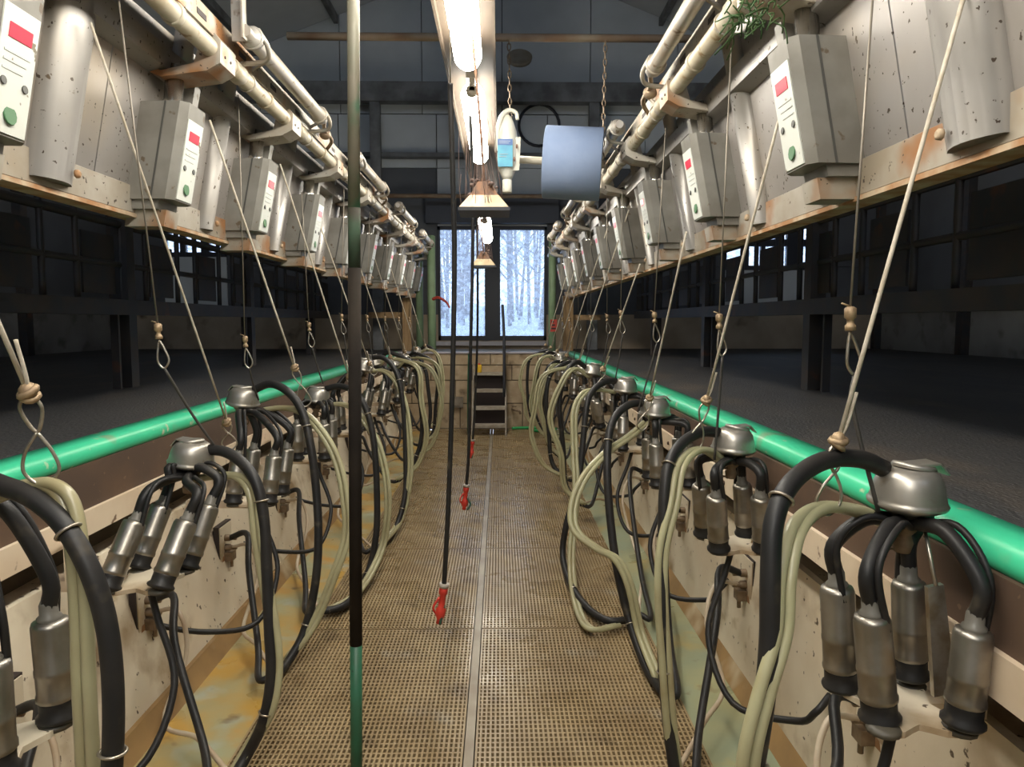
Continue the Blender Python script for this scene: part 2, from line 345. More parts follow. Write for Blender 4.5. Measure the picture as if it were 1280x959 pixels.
for a, b in zip(gx, gx[1:]):
    za = ZP-(ZP-ZE)*abs(a)/(XO+.2); zb = ZP-(ZP-ZE)*abs(b)/(XO+.2)
    pr = [(a+.006, 4.36), (b-.006, 4.36), (b-.006, zb-.01), (a+.006, za-.01)]
    if a < 0 < b: pr = [(a+.006, 4.36), (b-.006, 4.36), (b-.006, zb-.01), (0, ZP-.02), (a+.006, za-.01)]
    struct('wall_panel', MB().prism(pr, YB, YB+.08), 'dark_panel', wb)
def window(n, x0, x1, z0, z1, mull, label, transom=()):
    w = struct('window_%d' % n, MB().box(x0, x1, YB+.03, YB+.09, z0, z0+.07).box(x0, x1, YB+.03, YB+.09, z1-.05, z1).box(x0, x0+.035, YB+.03, YB+.09, z0, z1).box(x1-.035, x1, YB+.03, YB+.09, z0, z1), 'frame_dark', label=label)
    for a, b in mull: struct('mullion', MB().box(a, b, YB+.02, YB+.1, z0, z1), 'frame_dark', w)
    for a, b in transom: struct('transom', MB().box(x0, x1, YB+.03, YB+.09, a, b), 'frame_dark', w)
    e = [x0+.03]+[q for m in mull for q in m]+[x1-.03]
    for a, b in zip(e[::2], e[1::2]): struct('pane', MB().box(a, b, YB+.055, YB+.06, z0+.06, z1-.04), 'glass', w)
window(1, -.90, .69, 1.12, 2.78, [(-.215, .01)], 'dark framed double window at the far end of the pit')
window(2, -4.85, -3.95, 2.33, 2.72, [(-4.62, -4.54), (-4.32, -4.2)], 'small dark barred window far left')
window(3, 3.3, 4.65, 2.15, 2.95, [(3.58, 3.66), (3.84, 3.9), (4.05, 4.1), (4.22, 4.38)], 'small dark barred window far right', [(2.5, 2.6)])
struct('trim_1', MB().box(-1.0, .78, YB-.09, YB-.001, 1.05, 1.11), 'sill', label='pale sill under the end window')
# steelwork on the window wall
struct('trim_2', MB().box(-XO, XO, 10.2, 10.38, 4.42, 4.68), 'beam_grey', label='grey cross beam high on the end gable')
struct('trim_3', MB().box(-1.05, .85, 10.42, 10.59, 2.80, 3.20), 'frame_dark', label='dark lintel above the end window')
for x in (-1.72, 1.32): struct('trim_4', MB().box(x-.07, x+.07, 10.24, 10.36, PZ, 4.42), 'beam_grey', label='grey steel column below the cross beam')
struct('trim_5', MB().tube([(-3.6, 10.1, 3.12), (3.3, 10.1, 3.12)], .03, 8), 'rust_pipe', label='thin rusty pipe across the end wall')
struct('trim_6', MB().box(-XO, XO, 10.42, 10.58, 3.72, 3.78), 'beam_grey', label='thin grey girt across the end wall')
struct('wall_front', MB().box(-XO, XO, Y0-.15, Y0, -.1, 4.4), 'dark_panel')
solo('round_vent', MB().ring((.57, YB-.02, 4.2), (0, 1, 0), .29, .02, 24), 'frame_dark', 'round vent outline on the grey gable above the paper roll', 'vent')
solo('dish_lamp', MB().lathe([(.0, 0), (.10, .01), (.155, .05), (.165, .09), (.15, .1)], (.26, 9.6, 4.72), (.26, 9.2, 5.0), 18), 'lamp_white', 'pale round dish lamp high on the gable beside the chain', 'lamp')
# ------------------------------------------------------------------ outside
struct('ground', MB().add([(-14, 10.9, .8), (14, 10.9, .8), (30, 42, 2.3), (-30, 42, 2.3)], [(0, 1, 2, 3)]), 'frost', label='frosty pale ground outside the window')
def tree(i, x, y, h, r):
    zb = .8+(y-10.9)/31.1*1.5-.05; mb = MB(); rnd = random.Random(i*13)
    top = Vector((x+rnd.uniform(-.4, .4), y, zb+h)); base = Vector((x, y, zb)); mid = (top+base)/2+Vector((rnd.uniform(-.25, .25), 0, 0))
    pane = 'left' if x*YB/y < -.1 else 'right'
    t = Thing('bare_tree', 'bare winter tree outside, seen through the %s pane of the end window' % pane, 'tree', base, 'bare trees outside the %s pane' % pane)
    mb.tube([base, mid, top], lambda q: r*(1-.75*q), 6, 4); t.part('trunk', mb, 'bark')
    br = MB()
    for k in range(11):
        q = rnd.uniform(.12, .9); p = base.lerp(top, q)+(mid-(top+base)/2)*(1-abs(2*q-1)); a = rnd.uniform(0, 6.28); l = h*rnd.uniform(.12, .3)
        e = p+Vector((math.cos(a)*l*.8, math.sin(a)*l*.5, l*rnd.uniform(.4, 1.0)))
        br.tube([p, p.lerp(e, .5)+Vector((0, 0, -.04*l)), e], lambda z: r*.34*(1-.7*z), 5, 3)
        for _ in range(3):
            p2 = p.lerp(e, rnd.uniform(.3, .9)); e2 = p2+Vector((rnd.uniform(-1, 1), rnd.uniform(-.5, .5), rnd.uniform(.2, 1)))*l*.4
            br.tube([p2, e2], r*.1, 4, 1)
    t.part('branches', br, 'bark')
for i in range(26):
    y = 19+i*.7+random.uniform(-.2, .2); sp = y*.115
    tree(i, y/YB*(random.uniform(-.85, -.25) if i % 2 else random.uniform(.05, .62)), y, random.uniform(6, 10), random.uniform(.045, .09))
# ------------------------------------------------------------------ strip lights
LX = -.142
solo('light_board', MB().box(LX-.125, LX+.125, -1.5, 8.6, 2.69, 2.73).box(LX-.125, LX-.113, -1.5, 8.6, 2.65, 2.69).box(LX+.113, LX+.125, -1.5, 8.6, 2.65, 2.69), 'light_board', 'long brown board carrying the row of strip lights', 'board')
LBL = ['strip light behind the viewer', 'strip light overhead at the top edge of the picture', 'lit strip light at the top, its near end cut off', 'lit strip light in the middle of the overhead row', 'farthest lit strip light in front of the window']  # rearmost one is added out of view to keep the row's light going
for k, (a, b, z) in enumerate(((-1.3, .2, 2.6), (.35, 1.8, 2.6), (1.95, 3.44, 2.6), (3.9, 5.4, 2.6), (7.0, 8.5, 2.36))):
    t = Thing('strip_light', LBL[k], 'light', (LX, (a+b)/2, z), 'overhead strip lights')
    t.part('housing', MB().box(LX-.03, LX+.03, a-.04, b+.04, z+.06, z+.09), 'lamp_white')
    if z < 2.6:
        for y in (a+.2, b-.2): t.part('drop_rod', MB().tube([(LX, y, z+.09), (LX, y, 2.70)], .005, 6, 1), 'zinc')
    t.part('diffuser', MB().lathe([(.02, 0), (.045, .008), (.058, .03), (.063, .06), (.063, b-a-.06), (.058, b-a-.03), (.045, b-a-.008), (.02, b-a)], (LX, a, z), (LX, b, z), 20), 'tube', label='glowing white diffuser')
    for y in (a-.03, b): t.part('end_cap', MB().lathe([(.02, 0), (.032, .004), (.032, .03)], (LX, y, z), (LX, y+1, z), 12).box(LX-.015, LX+.015, y, y+.03, z, z+.06), 'lamp_white')
# cross pipe
solo('cross_pipe', MB().tube([(-1.1, 3.9, W(640, 47, 3.9).z), (1.05, 3.9, W(640, 47, 3.9).z)], .02, 10), 'rust_pipe', 'rusty pipe spanning the pit above the paper roll', 'pipe')
# hoods with cobwebs
def hood(c, w, label):
    x, y, z = c; t = Thing('tapered_hood', label, 'hood', c, 'tapered hoods under the strip lights')
    def frus(w0, w1, z0, z1):
        a = [(x-w0, y-w0, z0), (x+w0, y-w0, z0), (x+w0, y+w0, z0), (x-w0, y+w0, z0), (x-w1, y-w1, z1), (x+w1, y-w1, z1), (x+w1, y+w1, z1), (x-w1, y+w1, z1)]
        return MB().add(a, [(0, 1, 5, 4), (1, 2, 6, 5), (2, 3, 7, 6), (3, 0, 4, 7), (4, 5, 6, 7)])
    t.part('shade', frus(w, w*.58, z, z+w*.55), 'hood')
    t.part('rim', MB().box(x-w*1.03, x+w*1.03, y-w*1.03, y+w*1.03, z-.012, z+.002), 'frame_dark')
    t.part('cap', frus(w*.56, w*.26, z+w*.55, z+w*1.15), 'hood_rust')
    t.part('stem', MB().tube([(x, y, z+w*1.1), (x-.02, y, z+.40), (LX+.02, y, 2.69)], .006, 6), 'hood_rust')
    cb = MB()
    for k in range(46):
        a = random.uniform(0, 6.28); r0 = random.uniform(.3, 1.0)*w; r1 = r0*random.uniform(.4, .9)
        p = Vector((x+math.cos(a)*r0, y+math.sin(a)*r0, z+w*.6*(1.25-r0/w))); q = Vector((x-.02+math.cos(a)*r1, y+math.sin(a)*r1*.6, z+random.uniform(.1, .42)))
        cb.tube([p, (p+q)/2+Vector((random.uniform(-.01, .01), 0, -.01)), q], .0009, 3, 2)
    for k in range(26):
        a = random.uniform(0, 6.28); r0 = random.uniform(.2, .62)*w; p = Vector((x+math.cos(a)*r0, y+math.sin(a)*r0, z+w*random.uniform(.6, 1.25)))
        cb.ball(p, random.uniform(.006, .014), 1, .8, 5, 3)
    o = t.part('cobwebs', cb, 'cobweb'); o['kind'] = 'stuff'
hood(W(605.5, 264, 3.0), .1, 'beige tapered hood hairy with cobwebs beside the hanging bottle')
hood(W(604.5, 333, 5.6), .093, 'smaller beige tapered hood with rusty cap in front of the window')
# ------------------------------------------------------------------ chains, paper roll, bottle
def chain(pts, mb=None, lk=.034):
    mb = mb or MB(); P = [Vector(p) for p in pts]
    for a, b in zip(P, P[1:]):
        n = max(1, round((b-a).length/lk)); d = (b-a).normalized(); sx = Vector((1, 0, 0)); sx = (sx-d*sx.dot(d)).normalized(); sy = d.cross(sx)
        for i in range(n):
            c = a.lerp(b, (i+.5)/n); u = (sx if i % 2 else sy)
            pts2 = [c+d*(.021*math.cos(q*math.pi/4))+u*(.009*math.sin(q*math.pi/4)) for q in range(9)]
            mb.tube(pts2, .0032, 5, 1, False)
    return mb
RD = 3.9; KB = 3.8/3.32
tl, tr = W(636, 46, RD), W(757, 48, RD); bl, brr = W(638, 148, RD), W(753, 200, RD)
solo('hanging_chain', chain([tl, bl]), 'chain', 'rusty chain holding the upside-down bottle', 'chain', 'chains from the cross pipe', loc=bl)
solo('hanging_chain', chain([tr, brr]), 'chain', 'longer rusty chain at the right end of the paper roll', 'chain', 'chains from the cross pipe', loc=brr)
ra, rb = W(681, 203, RD+.02), W(752, 206, RD-.02)
t = Thing('paper_roll', 'big roll of blue paper towel hung on a rod', 'paper roll', (ra+rb)/2)
L = (rb-ra).length
t.part('paper', MB().lathe([(.021, 0), (.184, 0), (.1875, .003), (.1875, L-.003), (.184, L), (.021, L)], ra, rb, 40), 'blue_paper')
t.part('rod', MB().tube([W(641, 199, RD), W(756, 206, RD)], .02, 10), 'cream_pipe')
b0 = W(634, 241, 3.80); b1 = W(634, 160, 3.80)
t = Thing('hanging_bottle', 'white bottle hung upside down on the chain with blue label', 'bottle', b0)
S = (b1-b0).length; dirv = (b1-b0).normalized()
t.part('body', MB().lathe([(r*KB*.92, z*KB) for r, z in [(.020, .055), (.030, .075), (.047, .11), (.052, .15), (.052, .22), (.046, .27), (.032, .31), (.018, .335), (.004, .345)]], b0, b1, 18), 'white_plastic')
t.part('cap', MB().lathe([(r*KB, z*KB) for r, z in [(.021, 0), (.022, .004), (.022, .054), (.018, .058)]], b0, b1, 14), 'white_plastic')
hk = [W(622, 190, 3.775), W(622, 165, 3.775), W(627, 146, 3.775), W(636, 138, 3.775), W(645, 141, 3.775), W(647, 150, 3.775)]
t.part('hook', MB().tube(hk, lambda q: .016*(1-.45*q), 8), 'white_plastic')
la, lb_ = W(622, 171, 3.70), W(641, 206, 3.70)
lab = t.part('label_sheet', MB().box(la.x, lb_.x, b0.y-.058, b0.y-.051, lb_.z, la.z), 'label_blue')
t.part('label_band', MB().box(la.x, lb_.x, b0.y-.06, b0.y-.0575, la.z-.03, la.z), 'label_navy', lab)
for k in range(4):
    z = la.z-.01-k*.009 if k < 2 else la.z-.05-k*.012
    t.part('print_line', MB().box(la.x+.008, lb_.x-.012-.006*k, b0.y-.0612, b0.y-.0598, z-.003, z), 'label_ink', lab)
tg = [W(640, 172, 3.765), W(651, 171, 3.775), W(649, 213, 3.775), W(638, 214, 3.765)]
t.part('side_tag', MB().add(tg+[p+Vector((0, .004, 0)) for p in tg], [(0, 1, 2, 3), (7, 6, 5, 4), (0, 4, 5, 1), (1, 5, 6, 2), (2, 6, 7, 3), (3, 7, 4, 0)]), 'white_plastic')
for q in ((646, 183), (643, 199)):
    p = W(*q, 3.755); t.part('smear', MB().ball(p, .011, .5, 1.1, 6, 4), 'smear')
# ------------------------------------------------------------------ near pole
pt, pb = W(441, -120, 2.0), W(446, 1030, 2.0)
t = Thing('pole', 'tall upright pole with black sleeve and green foot in front of the left clusters', 'pole', (pb.x, 2.0, 0))
zf = lambda y: W(443, y, 2.0).z
def pseg(a, b, r): return MB().tube([(pt.lerp(pb, .0)).lerp(pb, (pt.z-z)/(pt.z-pb.z)) for z in (a, b)], r, 14)
t.part('upper_tube', pseg(pt.z, zf(262), .0165), 'pole_steel')
t.part('middle_tube', pseg(zf(260), zf(337), .0168), 'pole_midgreen')
t.part('sleeve', pseg(zf(335), zf(806), .0178), 'pole_black')
t.part('foot_tube', pseg(zf(803), 0.0, .0172), 'pole_green')
# ------------------------------------------------------------------ hanging hoses with red spray guns
def spray(pts, gun_top, gun_bot, d, label, lever):
    P = [W(*p) for p in pts]; g0, g1 = W(*gun_top, d), W(*gun_bot, d)
    t = Thing('spray_hose', label, 'hose', (g1.x, g1.y, g1.z), 'hanging wash hoses with spray guns')
    t.part('hose', MB().tube(P+[g0], .0098, 10), 'rubber')
    t.part('hanger_wire', MB().tube([P[0]-Vector((0, 0, .02)), Vector((max(LX-.11, P[0].x), P[0].y, 2.69))], .003, 6, 1), 'zinc')
    l = (g1-g0).length; dv = (g1-g0).normalized()
    g = t.part('spray_gun', MB().lathe([(.008, 0), (.017, .004), (.017, .03), (.012, .034), (.013, l*.55), (.02, l*.62), (.018, l*.8), (.011, l-.015), (.013, l)], g0, g1, 12), 'gun_red', label='red spray gun')
    t.part('collar', MB().lathe([(.019, -.012), (.019, .004)], g0, g1, 12), 'collar_grey', g)
    p = g0+dv*l*.5
    t.part('lever', MB().tube([p+Vector((.01, 0, 0)), p+dv*l*.25+Vector((lever*.035, -.01, 0)), p+dv*l*.5+Vector((lever*.02, -.01, 0))], .006, 6), 'gun_lever', g)
    t.part('trigger_guard', MB().tube([g0+dv*l*.3+Vector((-.012, 0, 0)), g0+dv*l*.55+Vector((-.03, -.01, 0)), g0+dv*l*.8+Vector((-.012, 0, 0))], .0045, 6), 'gun_red', g)
spray([(563, 104, 2.64), (563, 118, 2.65), (564, 150, 2.66), (566, 220, 2.68), (568, 330, 2.7), (565, 500, 2.7), (560, 640, 2.7)], (555, 733), (549, 779), 2.7, 'black wash hose with red spray gun hanging nearest to the viewer', .2)
spray([(587, 130, 4.1), (590, 200, 4.2), (591, 300, 4.2), (588, 450, 4.2), (586, 560, 4.2)], (583, 608), (580, 637), 4.2, 'black wash hose with red spray gun and bent lever, second of three', 1)
spray([(592, 175, 6.0), (596, 260, 6.0), (597, 400, 6.0), (594, 500, 6.0)], (591, 551), (589, 573), 6.0, 'farthest wash hose with red spray gun near the steps', .3)
# ------------------------------------------------------------------ steps, end posts, small things at the end
t = Thing('steps', 'worn metal steps leading out of the pit', 'steps', (W(612, 540, 8.9).x, 8.9, 0))
xa, xb = W(590, 500, 9.0).x, W(633, 500, 9.0).x
for k in range(4):
    y = 8.78+k*.15; z = .13+k*.205
    t.part('tread', MB().box(xa+.015, xb-.015, y, y+.17, z-.035, z), 'tread_metal')
t.part('back_plate', MB().box(xa+.018, xb-.018, 9.365, 9.386, 0, .72), 'black_print')  # black sheet painted in for the shaded gap behind the treads
for x in (xa, xb-.018):
    t.part('side_rail', MB().prism([(8.74, 0), (8.80, 0), (9.36, .80), (9.34, .86), (9.28, .80)], x, x+.018, 'x'), 'step_metal')
p = W(630, 470, 9.2); t.part('handrail', MB().tube([(p.x, 9.05, .45), (p.x, 9.15, 1.2), W(628, 381, 9.2)], .018, 8), 'frame_dark')
p = W(586, 545, 8.8); t.part('handrail', MB().tube([(p.x, 8.8, .02), (p.x, 8.85, .5), (p.x+.01, 8.9, 1.0)], .02, 8), 'pole_green')
p = W(599, 466, 9.3)
t = Thing('yellow_can', 'small yellow can on the top step', 'can', (p.x, 9.29, .745))
t.part('body', MB().lathe([(.03, 0), (.034, .004), (.034, .09), (.026, .1)], (p.x, 9.29, .745), (p.x, 9.29, 1), 12), 'yellow')
t.part('cap', MB().lathe([(.015, .1), (.015, .118)], (p.x, 9.29, .745), (p.x, 9.29, 1), 10), 'red_paint')
hp = [(.16, 9.28, .016), (.34, 9.31, .016), (.55, 9.3, .016), (.72, 9.2, .02), (.62, 9.02, .016), (.42, 9.08, .016)]
solo('garden_hose', MB().tube(hp, .02, 8), 'green_hose', 'green hose lying on the floor at the foot of the end wall', 'hose')
p = W(640, 512, 9.35)
solo('wall_tap', MB().tube([(p.x, 9.39, p.z), (p.x+.02, 9.3, p.z), (p.x+.09, 9.27, p.z-.01), (p.x+.11, 9.27, p.z-.05)], .014, 8).ring((p.x+.03, 9.29, p.z+.045), (0, 0, 1), .025, .007, 10), 'chain', 'rusty tap on the end wall beside the steps', 'tap')
p = W(572, 503, 9.35); solo('wall_box', MB().box(p.x-.1, p.x+.07, 9.34, 9.392, p.z-.07, p.z+.07).box(p.x-.07, p.x+.04, 9.325, 9.345, p.z-.04, p.z+.04), 'step_metal', 'flat grey box on the end wall left of the steps', 'box')
p = W(664, 498, 9.35); solo('wall_switch', MB().box(p.x-.05, p.x+.05, 9.32, 9.392, p.z-.06, p.z+.05).box(p.x-.1, p.x-.04, 9.34, 9.39, p.z-.05, p.z-.02), 'frame_dark', 'dark switch box on the end wall behind the right hoses', 'switch')
for px, d, w, lab in ((540, 9.62, .055, 'pale green pipe post standing left of the end window'), (525, 9.9, .05, 'farther pale green pipe post beside the left end of the stalls'), (690, 9.62, .05, 'pale green pipe post with red sticker right of the window')):
    b = W(px, 430, d); solo('pipe_post', MB().lathe([(w, 0), (w, 1.52), (w*.6, 1.53)], (b.x, d, PZ), (b.x, d, 4), 14), 'post_green', lab, 'post')
p = W(692, 407, 9.56)
t = Thing('warning_sticker', 'red warning sticker on the right green post', 'sticker', p)
t.part('sheet', MB().box(p.x-.045, p.x+.045, p.y-.006, p.y, p.z-.08, p.z+.08), 'red_paint')
for k in range(3): t.part('print_line', MB().box(p.x-.03, p.x+.03-.012*k, p.y-.009, p.y-.0055, p.z-.05+.045*k, p.z-.03+.045*k), 'black_print')
p = W(552, 378, 9.5)
solo('red_handle', MB().tube([W(541, 374, 9.58), W(548, 372, 9.54), W(558, 378, 9.5), W(562, 385, 9.5)], lambda q: .022-.01*q, 8), 'red_paint', 'red plastic handle hooked on the left green post', 'handle')
p = W(509, 385, 9.9); solo('wooden_post', MB().box(p.x-.06, p.x+.06, 9.85, 9.95, PZ, 1.72), 'wood', 'orange brown wooden post beyond the left platform', 'post')
p = W(708, 385, 9.9); solo('wooden_post', MB().box(p.x-.05, p.x+.09, 9.85, 9.95, PZ, 1.75), 'wood', 'grey brown wooden post beyond the right platform', 'post')
a, b = W(462, 394, 10.0), W(506, 394, 10.0); solo('wooden_bar', MB().box(a.x, b.x, 9.92, 9.99, a.z-.04, a.z+.04), 'wood', 'short horizontal wooden bar left of the end window', 'bar')
a, b = W(712, 397, 10.0), W(750, 397, 10.0); solo('wooden_bar', MB().box(a.x, b.x, 9.92, 9.99, a.z-.035, a.z+.035), 'wood', 'short horizontal wooden bar right of the end window', 'bar')
# ------------------------------------------------------------------ stall fronts in the dark behind the platforms
for s, X in ((-1, -2.28), (1, 1.84)):
    t = Thing('stall_front', 'dark steel stall front rails beyond the '+SIDE[s]+' platform', 'rail', (X, 4, PZ))
    t.part('beam', MB().box(X-.05, X+.05, Y0, 9.6, 1.44, 1.53), 'dark_steel')
    t.part('upper_rail', MB().tube([(X, Y0, 1.98), (X, 9.6, 1.98)], .025, 8), 'dark_steel')
    t.part('middle_rail', MB().tube([(X, Y0, 1.74), (X, 9.6, 1.74)], .018, 8), 'dark_steel')
    y = 4.45 if s < 0 else 4.2
    for k in range(-3, 3):
        t.part('post', MB().box(X-.045, X+.045, y+k*2.15-.045, y+k*2.15+.045, PZ, 2.9), 'dark_steel')
        t.part('brace', MB().box(X-.01, X+.035, y+k*2.15-.16, y+k*2.15-.14, PZ, 1.46), 'dark_steel')
    k = 0; yy = -.6
    while yy < 9.4:
        h = .03
        t.part('gate_bar', MB().tube([(X, yy, 1.52), (X, yy, 2.1), (X+s*.06, yy+.05, 2.6)], .017, 7), 'dark_steel')
        if k % 2 == 0: t.part('gate_plate', MB().box(X-.006, X+.006, yy+.05, yy+.38, 1.56, 1.90), 'dark_steel')
        yy += .46 if k % 2 == 0 else .30; k += 1
# ------------------------------------------------------------------ splash panels, posts, pipes
LEAN = .2
PB = {-1: (-1.25, 1.76), 1: (.96, 1.725)}             # bottom edge of the panels (X, z)
PIPE = {-1: (-.955, 2.30), 1: (.684, 2.30)}
AIR = {-1: (-.862, 2.385), 1: (.602, 2.385)}
BOXD = {-1: [1.64, 2.53, 3.36, 4.26, 5.20, 6.13, 7.06, 8.0, 8.9, 9.75], 1: [1.02, 1.955, 2.90, 3.82, 4.72, 5.62, 6.55, 7.45, 8.35, 9.25]}
BX = {-1: -1.09, 1: .80}                                # box front at its bottom
for s in (-1, 1):
    X, Z = PB[s]; Y1 = 10.0
    def PX(z, off=0): return X-s*LEAN*(z-Z)-s*off      # x on the leaning panel plane, off = proud towards the pit
    t = Thing('splash_wall', 'row of dirt-spattered stainless steel panels hung over the '+SIDE[s]+' platform', 'panel row', (X, 4, Z))
    ys = [-1.2]+[y-.28 for y in BOXD[s]]+[Y1]
    for a, b in zip(ys, ys[1:]):
        pr = [(PX(Z+.06), Z+.06), (PX(Z+.06, .004), Z+.06), (PX(Z+.50, .004), Z+.50), (PX(Z+.50), Z+.50)]
        t.part('sheet', MB().prism(pr, a+.003, b-.003), 'panel_steel')
        top = .95 if b < 3.0 else .62
        pr = [(PX(Z+.505), Z+.505), (PX(Z+.505, .004), Z+.505), (PX(Z+top, .004), Z+top), (PX(Z+top), Z+top)]
        t.part('upper_sheet', MB().prism(pr, a+.003, b-.003), 'panel_steel')
    pr = [(PX(Z, .02), Z), (PX(Z, .026), Z+.004), (PX(Z+.09, .012), Z+.09), (PX(Z+.09, .002), Z+.095), (PX(Z+.004, .0), Z+.004)]
    t.part('bottom_flange', MB().prism(pr, -1.2, Y1), 'rust_flange')
    t.part('rusty_lip', MB().box(min(PX(Z, .03), PX(Z, -.04)), max(PX(Z, .03), PX(Z, -.04)), -1.2, Y1, Z-.012, Z+.001), 'rust_edge', label='rusty lower lip')
    pr = [(PX(Z+.46, .005), Z+.46), (PX(Z+.46, .06), Z+.475), (PX(Z+.53, .06), Z+.535), (PX(Z+.53, .005), Z+.53)]
    t.part('ledge', MB().prism(pr, -1.2, Y1), 'stainless')
    # columns
    def column(y, w, dp, z0, z1, name='column'):
        mb = MB(); n = 7; pf = [(y-w/2+w*i/(n-1), dp*(math.sin(math.pi*(.12+.76*i/(n-1)))**.6)) for i in range(n)]
        vs = [Vector((PX(z, o), yy, z)) for z in (z0, z1) for yy, o in [(y-w/2, .004)]+pf+[(y+w/2, .004)]]
        m = n+2; mb.add(vs, [(i, i+1, m+i+1, m+i) for i in range(m-1)]+[tuple(range(m)), tuple(range(m, 2*m))[::-1]], True)
        c = t.part(name, mb, 'stainless')
        t.part('bolt', MB().lathe([(.012, 0), (.012, .008), (.006, .012)], (PX(z0+.03, dp), y+w*.3, z0+.03), (PX(z0+.03, dp+.1), y+w*.3, z0+.03), 8), 'rust_edge', c)
    column(2.02 if s < 0 else 1.42, .17, .06, Z+.02, Z+1.0)
    for y in BOXD[s][2 if s < 0 else 2:]: column(y-.30, .11, .05, Z+.02, Z+.66)
    column(BOXD[s][1]+.12, .10, .05, Z+.02, Z+.70)
    if s > 0: column(.45, .17, .06, Z+.02, Z+1.0)
    # milk pipe
    px, pz = PIPE[s]
    mp = Thing('milk_pipe', 'cream milk pipe with clamps running above the '+SIDE[s]+' control boxes', 'pipe', (px, 4, pz))
    mp.part('pipe', MB().tube([(px, -1.2, pz), (px, 9.95, pz)], .03, 16), 'cream_pipe')
    ax, az = AIR[s]
    for y in BOXD[s]:
        mp.part('clamp', MB().lathe([(.033, 0), (.036, .004), (.036, .022), (.033, .026)], (px, y-.33, pz), (px, y, pz), 16), 'cream_pipe')
        mp.part('coupling', MB().lathe([(.0315, 0), (.035, .003), (.035, .10), (.0315, .103)], (px, y+.12, pz), (px, y+.5, pz), 16), 'cream_pipe')
        mp.part('strap', MB().ring((px, y+.3, pz), (0, 1, 0), .032, .004, 16).tube([(px, y+.3, pz+.03), (px-s*.02, y+.32, pz+.06), (ax+s*.03, y+.33, az)], .008, 6), 'grey_pipe')
    # bracket plates: from under the pipe out to the stall uprights
    for y in BOXD[s]:
        pf = [(px-s*.04, pz+.02), (px-s*.036, pz-.05), (px+s*.01, pz-.075), (px+s*.16, pz-.095), (PX(2.2), pz-.075), (PX(2.2), pz-.05), (px+s*.16, pz-.075), (px+s*.05, pz-.05), (px+s*.038, pz-.01), (px+s*.034, pz+.035), (px+s*.02, pz+.045), (px-s*.02, pz+.045)]
        b = mp.part('bracket', MB().prism(pf, y-.06, y+.075), 'rust_flange')
        for q in (-.02, .03):
            mp.part('bolt_hole', MB().lathe([(.005, 0), (.005, .003)], (px-s*.0375, y+q, pz-.02), (px-s*.2, y+q, pz-.02), 6), 'black_print', b)
    # air cylinders and the perforated angle they sit on
    ag = Thing('cylinder_rail', 'perforated steel angle with cylinders above the '+SIDE[s]+' milk pipe', 'rail', (ax, 4, az))
    gx0 = ax+s*.075
    ag.part('angle', MB().prism([(gx0, az-.05), (gx0+s*.006, az-.05), (gx0+s*.006, az+.012), (gx0+s*.05, az+.012), (gx0+s*.05, az+.018), (gx0, az+.018)], -1.2, 9.9), 'rust_flange')
    for i in range(24):
        y = .9+i*.36; ag.part('slot', MB().box(min(gx0-s*.002, gx0+s*.001), max(gx0-s*.002, gx0+s*.001), y, y+.07, az-.03, az-.012), 'black_print')
    y = (2.6 if s < 0 else 1.9)-1.84
    while y < 9:
        c = Thing('x', None, None) if False else None
        cy = ag.part('cylinder', MB().lathe([(.02, -.05), (.02, 0), (.034, .004), (.034, .05), (.029, .054), (.029, .93), (.034, .934), (.034, 1.0), (.02, 1.004), (.014, 1.06)], (ax, y, az), (ax, y+1, az), 16), 'grey_pipe')
        for q in (.0, .93):
            ag.part('saddle', MB().ring((ax, y+q+.02, az), (0, 1, 0), .036, .006, 14).tube([(ax-s*.02, y+q+.02, az+.03), (ax-s*.045, y+q+.05, az-.02), (ax-s*.02, y+q+.1, az-.05), (px, y+q+.12, pz+.03)], .009, 6), 'grey_pipe', cy)
        ag.part('valve', MB().ball((ax+s*.03, y+1.2, az-.03), .03, 1, .9, 8, 6).tube([(ax, y+1.06, az), (ax+s*.02, y+1.15, az-.02), (ax+s*.02, y+1.3, az-.04), (px, y+1.4, pz)], .01, 6), 'chain')
        if 1.5 < y < 3: ag.part('hanger', MB().box(min(ax, ax+s*.05), max(ax, ax+s*.05), y-.035, y-.028, az-.03, 4.6).box(min(ax, ax+s*.006), max(ax, ax+s*.006), y-.07, y-.03, az-.03, 4.6), 'grey_pipe')
        y += 1.84
